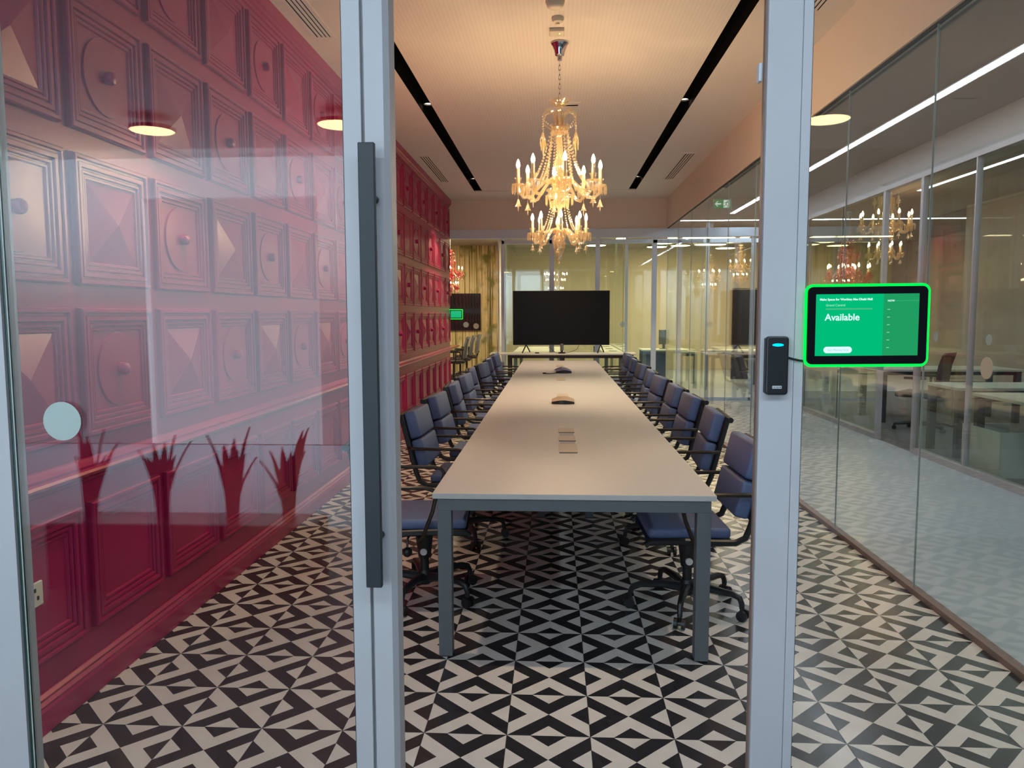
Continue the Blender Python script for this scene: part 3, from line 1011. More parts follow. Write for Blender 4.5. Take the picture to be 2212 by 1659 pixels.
def speakerphone(label, loc, w, d, hgt, top_m, rz=0):
    o_ = thing('speakerphone', label, 'speaker', loc, rz, None)
    n = 14
    mb_ = MB()
    rings = []
    for fy, fz in ((-0.5, 0.0), (-0.5, 0.55), (-0.3, 0.9), (0.1, 1.0), (0.45, 0.6), (0.5, 0.0)):
        rings.append([((i / n - 0.5) * w, fy * d * (0.75 + 0.25 * math.sin(PI * i / n)), max(0.0, fz) * hgt * (0.55 + 0.45 * math.sin(PI * i / n))) for i in range(n + 1)])
    loft(mb_, rings)
    mb_.add(rings[0] + rings[-1], [tuple(range(n + 1)) + tuple(range(2 * n + 1, n, -1))])
    k = n + 1
    for e in (0, n):
        mb_.add([r[e] for r in rings], [tuple(range(len(rings)))])
    mb_.build('shell', top_m, o_, True, angle=50)
    mb_ = MB()
    fr = [[((i / n - 0.5) * w * 0.985, -0.503 * d * (0.75 + 0.25 * math.sin(PI * i / n)) - 0.001, z * hgt * (0.55 + 0.45 * math.sin(PI * i / n))) for i in range(n + 1)] for z in (0.03, 0.56)]
    loft(mb_, fr)
    mb_.build('grille', M['black'], o_)
    return o_


speakerphone('tan arched speakerphone with black front on the table, nearer one', (0.075, 6.72, 0.740), 0.196, 0.22, 0.062, M['tan'])
o = speakerphone('dark violet low speakerphone on the table, farther one', (0.105, 10.25, 0.740), 0.21, 0.30, 0.075, M['violet'], 0.15)
mb = MB().tube([(0.03, 10.1, 0.746), (-0.05, 10.02, 0.745), (-0.11, 10.03, 0.745)], 0.006, n=6).cyl((-0.11, 10.03, 0.746), (-0.15, 10.04, 0.746), 0.012, n=8)
tag(mb.build('plug_cable', M['black'], None, True), 'short dark cable lying left of the violet speakerphone', 'cable')

# ------------------------------------------------------------------ swivel chairs
def make_chair():
    r = thing('conference_chair', 'navy chair', 'chair')
    prof = [(0.255, 0.395), (0.235, 0.410), (0.10, 0.414), (-0.10, 0.408), (-0.18, 0.408), (-0.228, 0.432), (-0.252, 0.490), (-0.270, 0.56), (-0.306, 0.70), (-0.348, 0.865)]
    for s_ in (1, -1):
        MB().tube([(x, s_ * 0.232, z) for x, z in prof], 0.017, n=6, up=(0, 1, 0), sx=0.75).build('side_rail', M['black'], r, True)
    def sheet(pts, name):
        vs, fs = [], []
        for x, z in pts:
            vs += [(x, -0.222, z), (x, 0.222, z)]
        for i in range(len(pts) - 1):
            fs.append((2 * i, 2 * i + 1, 2 * i + 3, 2 * i + 2))
        k = len(vs)
        nv = [(x - 0.004 if name == 'back_sling' else x, y, z - (0.008 if name == 'seat_sling' else 0.0)) for x, y, z in vs]
        MB().add(vs, fs).add(nv, [f[::-1] for f in fs]).build(name, M['navy_mesh'], r, True)
    sheet([(0.24, 0.416), (0.10, 0.420), (-0.10, 0.414), (-0.17, 0.414)], 'seat_sling')
    sheet([(-0.256, 0.51), (-0.270, 0.56), (-0.306, 0.70), (-0.344, 0.85)], 'back_sling')
    MB().box(-0.165, 0.235, -0.216, 0.216, 0.420, 0.476).build('seat_pad', M['navy'], r, True, bevel=0.018, seg=3, angle=70)
    d = Vector((-0.248, 0, 0.969))
    nrm = Vector((0.969, 0, 0.248))
    base = Vector((-0.270, 0, 0.56))
    for s0, s1, nm in ((-0.05, 0.133, 'lower_back_pad'), (0.142, 0.322, 'upper_back_pad')):
        c = base + d * (s0 + s1) / 2 + nrm * 0.050
        MB().obox(c, d * (s1 - s0) / 2, Vector((0, 0.216, 0)), nrm * 0.038).build(nm, M['navy'], r, True, bevel=0.017, seg=3, angle=70)
    MB().cyl((-0.360, -0.262, 0.852), (-0.360, 0.262, 0.852), 0.0175, n=12).build('top_bar', M['black'], r, True)
    for s_ in (1, -1):
        y = s_ * 0.268
        MB().tube([(-0.297, s_ * 0.235, 0.652), (-0.27, y, 0.652), (0.03, y, 0.650), (0.072, y, 0.640), (0.090, y, 0.615), (0.07, y, 0.53), (0.02, s_ * 0.262, 0.40), (-0.005, s_ * 0.235, 0.368), (-0.01, s_ * 0.05, 0.362)],
                  0.0105, n=8, up=(0, 1, 0)).build('armrest', M['arm_metal'], r, True)
    MB().box(-0.10, 0.07, -0.055, 0.055, 0.345, 0.403).cyl((0, 0, 0.22), (0, 0, 0.35), 0.034, 0.05, n=14).build('tilt_mechanism', M['black'], r, True)
    MB().cyl((0, -0.05, 0.255), (0, 0.05, 0.255), 0.0185, n=14).build('tension_knob', M['knob_white'], r, True)
    MB().tube([(-0.06, -0.05, 0.37), (-0.07, -0.17, 0.36), (-0.07, -0.175, 0.32)], 0.006, n=6).ball((-0.07, -0.175, 0.295), 0.026, n=10, k=8).build('lever', M['black'], r, True)
    MB().cyl((0, 0, 0.075), (0, 0, 0.24), 0.024, n=14).lathe([(0.001, 0.07), (0.03, 0.07), (0.036, 0.085), (0.036, 0.135), (0.026, 0.15)]).build('column', M['black'], r, True)
    lm = MB().tube([(0.02, 0, 0.108), (0.12, 0, 0.124), (0.24, 0, 0.122), (0.278, 0, 0.110), (0.290, 0, 0.084), (0.292, 0, 0.058)], [0.026, 0.021, 0.016, 0.015, 0.014, 0.013], n=8, up=(0, 0, 1)).mesh('base_leg', M['black'], True)
    wm = MB()
    for s_ in (-1, 1):
        wm.cyl((0.298, s_ * 0.010, 0.027), (0.298, s_ * 0.027, 0.027), 0.027, n=14)
    wm.cyl((0.298, -0.010, 0.027), (0.298, 0.010, 0.027), 0.011, n=8).cyl((0.292, 0, 0.030), (0.292, 0, 0.062), 0.010, n=8)
    wmesh = wm.mesh('caster', M['black'], True)
    for k in range(5):
        l = link('base_leg', lm, r, rot=(0, 0, 2 * PI * k / 5))
        link('caster', wmesh, l)
    return r


ORD = ['nearest', 'second', 'third', 'fourth', 'fifth', 'sixth', 'seventh', 'eighth', 'ninth', 'tenth']
LCH = [(-0.665, 4.03, 4), (-0.600, 5.13, -3), (-0.600, 6.04, -3), (-0.600, 7.08, 3), (-0.610, 8.05, -2), (-0.640, 9.05, 6), (-0.600, 9.95, -4), (-0.610, 11.02, 3), (-0.59, 11.9, -5), (-0.62, 12.56, 2)]
RCH = [(0.685, 3.93, 2), (0.745, 5.10, -3), (0.765, 6.04, 1), (0.770, 6.88, 0), (0.765, 7.83, 2), (0.780, 8.74, -3), (0.800, 9.78, 2), (0.820, 10.92, -2), (0.84, 11.85, 2), (0.87, 12.55, 0)]
ch0 = make_chair()
first = True
for side, lst in (('left', LCH), ('right', RCH)):
    for k, (x, y, a) in enumerate(lst):
        c = ch0 if first else copy_tree(ch0)
        first = False
        c.location = (x - 0.03 if side == 'left' else x, y, 0)
        c.rotation_euler = (0, 0, math.radians(a) + (0 if side == 'left' else PI))
        pos = f'{ORD[k]} navy padded swivel chair from the front along the {side} side of the table'
        if k == 0:
            pos = f'navy padded swivel chair at the front {side} corner of the table'
        tag(c, pos, 'chair', f'navy swivel chairs along the {side} side of the table')
        off = [36, 10, 50, 24, 5, 40, 15, 60, 30, 0][k] if side == 'left' else [0, 20, 48, 8, 33, 55, 12, 40, 25, 5][k]
        leg_i = 0
        for chd in c.children:
            if chd.name.startswith('base_leg'):
                chd.rotation_euler = (0, 0, 2 * PI * leg_i / 5 + math.radians(off))
                leg_i += 1

# ------------------------------------------------------------------ television on its table
o = thing('tv_table', 'narrow white-topped table on dark legs at the far end', 'table', (0.14, 13.30, 0))
MB().box(-1.24, 1.24, -0.26, 0.30, 0.826, 0.850).build('tabletop', M['desk_white'], o, bevel=0.002)
MB().box(-0.93, 1.15, -0.235, -0.195, 0.772, 0.824).build('beam', M['brown_metal'], o)
MB().box(-0.93, 1.15, 0.22, 0.26, 0.772, 0.824).build('beam', M['brown_metal'], o)
for x in (-0.93, 1.10):
    for y in (-0.235, 0.21):
        MB().box(x, x + 0.05, y, y + 0.05, 0, 0.772).build('leg', M['brown_metal'], o)
MB().box(0.0, 0.035, -0.06, -0.02, 0, 0.772).build('centre_leg', M['wood'], o)
o = thing('television', 'large black flat television on the narrow white-topped table', 'television', (0.113, 13.37, 0.850))
MB().box(-0.828, 0.828, -0.018, 0.022, 0.133, 1.062).box(-0.5, 0.5, 0.022, 0.05, 0.2, 0.7).build('body', M['black'], o, bevel=0.003)
MB().box(-0.822, 0.822, -0.0195, -0.0178, 0.145, 1.055).build('screen', M['tv_screen'], o)
for s_, x in ((-1, -0.60), (1, 0.68)):
    MB().tube([(x, 0, 0.14), (x - 0.06, -0.15, 0.008)], 0.011, n=6).tube([(x, 0, 0.14), (x + 0.06, 0.13, 0.008)], 0.011, n=6).build('foot', M['black'], o, True)
o = thing('conference_camera', 'small dark upright camera on the table before the television', 'camera', (0.125, 13.10, 0.850))
MB().lathe([(0.001, 0), (0.060, 0), (0.060, 0.022), (0.02, 0.03), (0.02, 0.045)], n=16).build('base', M['black'], o, True)
MB().lathe([(0.02, 0.04), (0.029, 0.045), (0.029, 0.155), (0.020, 0.165), (0.001, 0.166)], n=16).build('barrel', M['table_grey'], o, True)
for pts in ([(0.18, 13.15, 0.855), (0.26, 13.2, 0.87), (0.38, 13.28, 0.91), (0.42, 13.33, 0.98)], [(0.08, 13.15, 0.855), (0.02, 13.2, 0.86), (-0.1, 13.3, 0.95)]):
    side = 'right' if pts[0][0] > 0.1 else 'left'
    tag(MB().tube(pts, 0.004, n=6).build('camera_cable', M['black'], None, True), f'thin black cable rising {side} of the camera to the television', 'cable')
tag(MB().box(-0.33, -0.26, 13.12, 13.17, 0.850, 0.866).build('remote_control', M['black'], bevel=0.003), 'small black remote on the table under the television', 'remote')
tag(MB().tube([(0.075, 13.09, 0.826), (0.06, 13.045, 0.79), (0.062, 13.05, 0.66), (0.08, 13.06, 0.45)], 0.008, n=6).build('hanging_cable', M['black'], None, True), 'black cable hanging from the far table edge', 'cable')

# ------------------------------------------------------------------ ceiling fittings
def vent(label, x0, x1, y0, y1):
    o_ = thing('air_vent', label, 'vent', ((x0 + x1) / 2, (y0 + y1) / 2, ZC))
    hw, hl = (x1 - x0) / 2, (y1 - y0) / 2
    MB().box(-hw - 0.03, -hw, -hl - 0.02, hl + 0.02, -0.006, 0.002).box(hw, hw + 0.03, -hl - 0.02, hl + 0.02, -0.006, 0.002) \
        .box(-hw, hw, hl, hl + 0.02, -0.006, 0.002).box(-hw, hw, -hl - 0.02, -hl, -0.006, 0.002).build('frame', M['ceiling'], o_)
    MB().box(-hw, hw, -hl, hl, -0.0015, 0.001).build('dark_backing', M['black_void'], o_)
    w = 2 * hw / 7
    for q in range(1, 7, 2):
        xa = -hw + q * w + (0.0 if q else 0)
        MB().box(xa, xa + w * 1.15, -hl, hl, -0.006, -0.0016).build('slat', M['ceiling'], o_)


vent('slotted air vent near the far end of the left ceiling edge', -1.70, -1.595, 9.9, 11.8)
vent('slotted air vent near the far end of the right ceiling edge', 1.625, 1.735, 9.95, 11.8)
vent('slotted air vent over the front part of the pink wall', -1.71, -1.605, 3.8, 5.68)
vent('slotted air vent above the right glass near the front', 1.62, 1.73, 3.8, 5.4)

o = thing('smoke_detector', 'round cream smoke detector on the ceiling, nearest the doorway', 'detector', (0.0, 5.12, ZC))
MB().lathe([(0.062, 0), (0.062, -0.018), (0.052, -0.045), (0.030, -0.058), (0.001, -0.060)], n=22).build('dome', M['ivory'], o, True)
o = thing('ceiling_sensor', 'small round cream sensor between detector and square access point', 'sensor', (0.018, 5.42, ZC))
MB().lathe([(0.042, 0), (0.042, -0.012), (0.034, -0.03), (0.012, -0.038), (0.012, -0.046), (0.001, -0.047)], n=20).build('dome', M['ivory'], o, True)
o = thing('access_point', 'square cream ceiling box with a tiny green light', 'access point', (0.012, 5.66, ZC))
MB().box(-0.052, 0.052, -0.055, 0.055, -0.026, 0).build('case', M['ivory'], o, bevel=0.006)
MB().cyl((0.020, -0.01, -0.026), (0.020, -0.01, -0.028), 0.004, n=10).build('indicator_light', M['tiny_green'], o)
o = thing('projector_mount_slot', 'small dark ceiling grille behind the chandelier top', 'vent', (0.11, 7.6, ZC))
MB().box(-0.13, 0.13, -0.08, 0.08, -0.006, 0.0).build('frame', M['ceiling'], o)
MB().box(-0.11, 0.11, -0.005, 0.03, -0.008, -0.0055).build('slot', M['black_void'], o)

# ------------------------------------------------------------------ chandeliers
def prism_into(mb, x, y, z, ln=0.035, r=0.005):
    mb.lathe([(0.0004, 0), (r, -ln * 0.2), (r * 0.8, -ln * 0.75), (0.0003, -ln)], (x, y, z), 4)


def bell_into(mb, x, y, z, s_=1.0):
    mb.lathe([(0.003 * s_, 0.012 * s_), (0.008 * s_, 0.0), (0.013 * s_, -0.016 * s_), (0.017 * s_, -0.032 * s_), (0.026 * s_, -0.044 * s_)], (x, y, z), 10)
    mb.lathe([(0.0004, -0.036 * s_), (0.005 * s_, -0.056 * s_), (0.0004, -0.082 * s_)], (x, y, z), 5)


def make_arm(reach, rise, cup, bulb_m, cry, cryc, parent, ang, z0, R0=0.035):
    """one curved arm carrying dish, cup, candle and bulb; built along +X then turned"""
    a = bpy.data.objects.new('arm', None)
    s_ = cup
    mb = MB()
    pts = [(R0, 0, 0.03 * s_), (R0 + 0.22 * reach, 0, 0.035 * s_), (R0 + 0.42 * reach, 0, -0.02 * s_), (R0 + 0.6 * reach, 0, -0.085 * s_), (R0 + 0.78 * reach, 0, -0.09 * s_), (reach + R0 * 0.3, 0, -0.055 * s_), (reach + R0 * 0.45, 0, rise - 0.005)]
    mb.tube(pts, 0.0125 * s_, n=7)
    me = mb.mesh('arm', cry, True)
    a = link('arm', me, parent, (0, 0, z0), (0, 0, ang))
    ex = reach + R0 * 0.45
    mb = MB().lathe([(0.010 * s_, rise - 0.012), (0.028 * s_, rise - 0.006), (0.050 * s_, rise + 0.006 * s_), (0.047 * s_, rise + 0.008 * s_), (0.012 * s_, rise + 0.002)], (ex, 0, 0), 16)
    link('drip_pan', mb.mesh('drip_pan', cry, True), a)
    mb = MB()
    for q in range(12):
        t = 2 * PI * q / 12
        prism_into(mb, ex + 0.047 * s_ * math.cos(t), 0.047 * s_ * math.sin(t), rise + 0.004, 0.075 * s_, 0.007 * s_)
    o_ = link('prism_fringe', mb.mesh('prism_fringe', cryc), a)
    o_['kind'] = 'stuff'
    mb = MB().lathe([(0.008 * s_, rise + 0.002), (0.017 * s_, rise + 0.012 * s_), (0.019 * s_, rise + 0.035 * s_), (0.029 * s_, rise + 0.055 * s_)], (ex, 0, 0), 12)
    link('candle_cup', mb.mesh('candle_cup', cryc, True), a)
    mb = MB().cyl((ex, 0, rise + 0.01 * s_), (ex, 0, rise + 0.125 * s_), 0.0125 * s_, n=10)
    link('candle', mb.mesh('candle', M['candle'], True), a)
    mb = MB().lathe([(0.007 * s_, 0.0), (0.0145 * s_, 0.018 * s_), (0.0130 * s_, 0.036 * s_), (0.007 * s_, 0.056 * s_), (0.0005, 0.068 * s_)], (ex, 0, rise + 0.124 * s_), 8)
    link('bulb', mb.mesh('bulb', bulb_m, True), a)
    mb = MB()
    bell_into(mb, ex, 0, rise - 0.115 * s_, s_)
    mb.cyl((ex, 0, rise - 0.01), (ex, 0, rise - 0.105 * s_), 0.0012, n=4)
    link('bell_drop', mb.mesh('bell_drop', cry, True), a)
    return a


def bead_path(mb, p0, p1, sag, n, r0, r1):
    for i in range(n + 1):
        t = i / n
        x, y, z = [p0[k] + (p1[k] - p0[k]) * t for k in range(3)]
        z -= sag * math.sin(PI * t)
        mb.ball((x, y, z), r0 + (r1 - r0) * t, n=6, k=3)


def make_chandelier(label, loc, bulb_m, cry, cryc, tag_group='crystal chandeliers', detail=True, scale=1.0, drop=0.0):
    """loc is the ceiling point; hangs down 1.6 m times scale plus drop"""
    r = thing('chandelier', label, 'chandelier', loc, 0, tag_group)
    r.scale = (scale,) * 3
    d = drop / scale
    MB().lathe([(0.062, 0), (0.064, -0.012), (0.052, -0.03), (0.042, -0.06), (0.034, -0.092), (0.020, -0.100), (0.016, -0.128), (0.006, -0.132), (0.001, -0.132)], n=24).build('canopy', M['chrome'], r, True)
    mb = MB()
    top, bot = -0.132, -0.40 - d
    k = max(6, int((top - bot) / 0.030))
    for i in range(k):
        z = top + (bot - top) * (i + 0.5) / k
        hl = (top - bot) / k * 0.62
        pts = []
        for q in range(10):
            t = 2 * PI * q / 10
            px, pz = 0.0075 * math.cos(t), hl * math.sin(t)
            pts.append((px, 0, z + pz) if i % 2 else (0, px, z + pz))
        mb.tube(pts, 0.0022, n=5, closed=True)
    mb.build('chain', M['chrome'], r, True)
    Z = lambda v: v - 3.5 - d
    mb = MB().lathe([(0.012, Z(3.028)), (0.03, Z(3.035)), (0.058, Z(3.055)), (0.078, Z(3.085)), (0.074, Z(3.084)), (0.03, Z(3.048)), (0.012, Z(3.042))], n=20)
    mb.lathe([(0.012, Z(3.03)), (0.034, Z(3.0)), (0.016, Z(2.985))], n=14)
    mb.build('top_bowl', cryc, r, True)
    mb = MB().lathe([(0.010, Z(3.10)), (0.012, Z(3.0)), (0.020, Z(2.97)), (0.014, Z(2.90)), (0.010, Z(2.87))], n=10)
    mb.build('upper_stem', M['chrome'], r, True)
    n_fr = 6
    fm = MB().tube([(0.022, 0, Z(2.885)), (0.026, 0, Z(2.94)), (0.045, 0, Z(2.99)), (0.082, 0, Z(3.012)), (0.118, 0, Z(3.0)), (0.140, 0, Z(2.965))], [0.011, 0.010, 0.010, 0.009, 0.007, 0.004], n=6, up=(0, 1, 0), sx=1.3).mesh('frond', cryc, True)
    dm = MB()
    for q in range(6):
        dm.ball((0.140, 0, Z(2.955) - 0.018 * q), 0.0062, n=6, k=3)
    bell_into(dm, 0.140, 0, Z(2.832), 0.95)
    for q in range(5):
        t = 2 * PI * q / 5
        prism_into(dm, 0.140 + 0.02 * math.cos(t), 0.02 * math.sin(t), Z(2.79), 0.055, 0.005)
    prism_into(dm, 0.140, 0, Z(2.78), 0.10, 0.0055)
    for q in range(5):
        dm.ball((0.128 - 0.014 * q, 0.004 * q, Z(2.925) - 0.010 * q), 0.0055, n=6, k=3)
    dm = dm.mesh('frond_drop', cry, True)
    for k in range(n_fr):
        f = link('frond', fm, r, rot=(0, 0, 2 * PI * k / n_fr + 0.5))
        link('frond_drop', dm, f)
    # crown of cut balls
    mb = MB().lathe([(0.02, Z(2.90)), (0.062, Z(2.895)), (0.066, Z(2.885)), (0.02, Z(2.875))], n=18)
    for q in range(12):
        t = 2 * PI * q / 12
        mb.ball((0.064 * math.cos(t), 0.064 * math.sin(t), Z(2.905)), 0.008, n=6, k=4)
        mb.ball((0.05 * math.cos(t), 0.05 * math.sin(t), Z(2.86)), 0.014, n=6, k=4)
    mb.build('crown', cry, r, True)
    # vase-shaped stem
    MB().lathe([(0.014, Z(2.88)), (0.020, Z(2.84)), (0.013, Z(2.80)), (0.014, Z(2.74)), (0.019, Z(2.72)), (0.021, Z(2.69)), (0.038, Z(2.645)), (0.045, Z(2.61)), (0.043, Z(2.58)), (0.026, Z(2.545)), (0.022, Z(2.535)), (0.035, Z(2.525)), (0.02, Z(2.51))],
               n=18).build('vase_stem', cry, r, True)
    mb = MB().lathe([(0.015, Z(2.52)), (0.06, Z(2.505)), (0.072, Z(2.485)), (0.05, Z(2.46)), (0.055, Z(2.45)), (0.095, Z(2.44)), (0.10, Z(2.428)), (0.06, Z(2.41)), (0.03, Z(2.395))], n=20)
    mb.build('upper_hub', cryc, r, True)
    mb = MB().lathe([(0.02, Z(2.41)), (0.075, Z(2.405)), (0.108, Z(2.392)), (0.104, Z(2.388)), (0.05, Z(2.37)), (0.018, Z(2.36))], n=20)
    mb.build('middle_dish', cryc, r, True)
    mb = MB()
    for q in range(16):
        t = 2 * PI * q / 16
        prism_into(mb, 0.10 * math.cos(t), 0.10 * math.sin(t), Z(2.39), 0.07, 0.0055)
        prism_into(mb, 0.066 * math.cos(t + .1), 0.066 * math.sin(t + .1), Z(2.345), 0.05, 0.005)
    mb.lathe([(0.02, Z(2.36)), (0.066, Z(2.352)), (0.07, Z(2.335)), (0.03, Z(2.31)), (0.018, Z(2.30))], n=16)
    o_ = mb.build('middle_prisms', cry, r)
    o_['kind'] = 'stuff'
    MB().lathe([(0.016, Z(2.31)), (0.012, Z(2.26)), (0.022, Z(2.22)), (0.030, Z(2.19)), (0.018, Z(2.16)), (0.05, Z(2.15)), (0.06, Z(2.135)), (0.04, Z(2.11)), (0.02, Z(2.10))], n=16).build('lower_stem', cry, r, True)
    mb = MB().lathe([(0.02, Z(2.11)), (0.038, Z(2.10)), (0.044, Z(2.085)), (0.030, Z(2.06)), (0.034, Z(2.04)), (0.040, Z(2.0)), (0.032, Z(1.965)), (0.018, Z(1.95)), (0.024, Z(1.93)), (0.016, Z(1.905)), (0.0005, Z(1.88))], n=14)
    for q in range(10):
        t = 2 * PI * q / 10
        mb.ball((0.036 * math.cos(t), 0.036 * math.sin(t), Z(2.07)), 0.009, n=6, k=3)
        prism_into(mb, 0.042 * math.cos(t), 0.042 * math.sin(t), Z(2.06), 0.06, 0.005)
    mb.build('finial', cryc, r, True)
    # arms
    AU = [math.radians(-90 + 7 + 45 * k) for k in range(8)]
    AL = [math.radians(-90 + 3 + 45 * k) for k in range(8)]
    au0 = make_arm(0.292, 0.0, 0.98, bulb_m, cry, cryc, r, AU[0], Z(2.468))
    for t in AU[1:]:
        copy_tree(au0, r).rotation_euler = (0, 0, t)
    al0 = make_arm(0.185, 0.0, 0.78, bulb_m, cry, cryc, r, AL[0], Z(2.112))
    for t in AL[1:]:
        copy_tree(al0, r).rotation_euler = (0, 0, t)
    # bead strings
    sm = MB()
    bead_path(sm, (0.058, 0, Z(2.875)), (0.225, 0, Z(2.462)), 0.065, 22, 0.0085, 0.0115)
    sm = sm.mesh('bead_string', cryc, True)
    sm2 = MB()
    bead_path(sm2, (0.060, 0, Z(2.87)), (0.10, 0, Z(2.505)), 0.0, 17, 0.008, 0.010)
    sm2 = sm2.mesh('bead_string', cryc, True)
    sm3 = MB()
    bead_path(sm3, (0.060, 0, Z(2.335)), (0.125, 0, Z(2.135)), 0.025, 13, 0.006, 0.008)
    sm3 = sm3.mesh('bead_string', cryc, True)
    for t in AU:
        link('bead_string', sm, r, rot=(0, 0, t + 0.05))
    for k in range(8):
        link('bead_string', sm2, r, rot=(0, 0, AU[k] + PI / 8))
    for t in AL:
        link('bead_string', sm3, r, rot=(0, 0, t + 0.1))
    return r


make_chandelier('large two-tier crystal chandelier with lit candle bulbs above the long table', (0.034, 5.90, ZC), M['bulb'], M['crystal'], M['crystal_clear'])
make_chandelier('crystal chandelier seen behind the office glass across the corridor', (4.76, 11.6, 3.3), M['bulb_far'], M['crystal'], M['crystal_clear'], scale=1.12, drop=-0.62)
make_chandelier('small red crystal chandelier in the far left room before the birch wall', (-2.33, 17.4, 3.3), M['bulb_far'], M['crystal_red'], M['crystal_red'], 'red chandeliers', scale=0.85, drop=0.0)
make_chandelier('red crystal chandelier glimpsed low through the office glass', (5.16, 14.05, 3.3), M['bulb_far'], M['crystal_red'], M['crystal_red'], 'red chandeliers', scale=1.15, drop=-0.05)
for i_, (x_, y_, lab) in enumerate(((3.55, 18.2, 'crystal chandelier in the far right room, left one'), (4.35, 18.6, 'crystal chandelier in the far right room, right one'))):
    make_chandelier(lab, (x_, y_, 3.3), M['bulb_far'], M['crystal'], M['crystal_clear'], scale=0.8, drop=0.1 - 0.25 * i_)

# ------------------------------------------------------------------ rooms behind the glass
def disc_light(label, x, y, z, r_=0.3, group='round pendant discs behind the far glass'):
    o_ = thing('disc_light', label, 'light', (x, y, z), 0, group)
    MB().lathe([(0.001, 0.03), (r_, 0.03), (r_, 0.0), (r_ - 0.01, -0.002)], n=28).build('rim', M['black'], o_, True)
    MB().lathe([(r_ - 0.008, 0.002), (r_ - 0.02, -0.006), (0.001, -0.006)], n=28).build('diffuser', M['disc'], o_, True)


DN = ['leftmost', 'second', 'third', 'fourth', 'fifth', 'sixth', 'seventh', 'eighth', 'rightmost']
for k, (x, y, z) in enumerate(((0.85, 16.2, 2.92), (1.13, 16.6, 3.03), (2.09, 16.2, 2.88), (2.25, 16.5, 2.98), (2.60, 16.4, 2.92), (3.27, 16.1, 2.91), (3.52, 16.4, 2.86), (3.62, 16.8, 3.02), (4.08, 16.6, 3.06))):
    disc_light(f'{DN[k]} of the round yellow ceiling discs seen through the far glass', x, y, z, 0.21)
for k, (x, y) in enumerate(((-3.65, -3.5), (-1.9, -3.4), (2.35, -3.5))):
    lab = ['left round disc light of the lobby ceiling', 'middle round disc light of the lobby ceiling', 'right round disc light of the lobby ceiling'][k]
    disc_light(lab, x, y, 3.18, 0.20, 'round lobby disc lights')


def simple_desk(label, x0, x1, y0, y1, h=0.74, top='desk_white', leg='table_grey', lw=0.07, cat='desk', group=None):
    o_ = thing('desk', label, cat, ((x0 + x1) / 2, (y0 + y1) / 2, 0), 0, group)
    a, b = (x1 - x0) / 2, (y1 - y0) / 2
    MB().box(-a, a, -b, b, h - 0.03, h).build('desktop', M[top], o_, bevel=0.003)
    MB().box(-a + 0.04, a - 0.04, -b + 0.04, -b + 0.08, h - 0.08, h - 0.032).box(-a + 0.04, a - 0.04, b - 0.08, b - 0.04, h - 0.08, h - 0.032).build('beam', M[leg], o_)
    for sx_ in (-1, 1):
        for sy_ in (-1, 1):
            x, y = sx_ * (a - lw / 2 - 0.02), sy_ * (b - lw / 2 - 0.02)
            MB().box(x - lw / 2, x + lw / 2, y - lw / 2, y + lw / 2, 0, h - 0.032).build('leg', M[leg], o_)
    return o_


def task_chair(label, x, y, rz, seat_m, back_m, group=None, arms=True):
    o_ = thing('office_chair', label, 'chair', (x, y, 0), rz, group)
    MB().box(-0.23, 0.25, -0.24, 0.24, 0.44, 0.51).build('seat', M[seat_m], o_, True, bevel=0.03, seg=3, angle=70)
    n = 8
    fr, bk = [], []
    for z, x_ in ((0.56, -0.21), (0.70, -0.235), (0.85, -0.25), (0.98, -0.29), (1.02, -0.31)):
        wd = 0.22 if z < 1.0 else 0.17
        fr.append([(x_ - 0.04 * (1 - (2 * i / n - 1) ** 2), (2 * i / n - 1) * wd, z) for i in range(n + 1)])
        bk.append([(p[0] - 0.03, p[1], p[2]) for p in fr[-1]])
    mb_ = MB()
    loft(mb_, fr); loft(mb_, bk)
    for e in (0, -1):
        mb_.add(fr[e] + bk[e], [(i, i + 1, n + 2 + i, n + 1 + i) for i in range(n)])
        mb_.add([r[e] for r in fr] + [r[e] for r in bk], [(i, i + 1, len(fr) + i + 1, len(fr) + i) for i in range(len(fr) - 1)])
    mb_.build('backrest', M[back_m], o_, True)
    MB().tube([(-0.05, 0, 0.43), (-0.24, 0, 0.46), (-0.30, 0, 0.62)], 0.022, n=6).build('back_support', M['black'], o_, True)
    if arms:
        for s_ in (-1, 1):
            MB().tube([(-0.02, s_ * 0.2, 0.45), (-0.02, s_ * 0.28, 0.46), (-0.02, s_ * 0.285, 0.68)], 0.017, n=6).box(-0.13, 0.11, s_ * 0.285 - 0.04, s_ * 0.285 + 0.04, 0.68, 0.71).build('armrest', M['black'], o_, True)
    MB().cyl((0, 0, 0.09), (0, 0, 0.44), 0.026, n=12).build('column', M['black'], o_, True)
    lm = MB().tube([(0.0, 0, 0.10), (0.16, 0, 0.095), (0.30, 0, 0.075)], [0.032, 0.024, 0.018], n=6, up=(0, 0, 1)).mesh('base_leg', M['black'], True)
    wm_ = MB().cyl((0.30, -0.028, 0.028), (0.30, 0.028, 0.028), 0.028, n=12).cyl((0.30, 0, 0.03), (0.30, 0, 0.08), 0.009, n=6).mesh('caster', M['black'], True)
    for k in range(5):
        l = link('base_leg', lm, o_, rot=(0, 0, 2 * PI * k / 5 + 0.4))
        link('caster', wm_, l)
    return o_


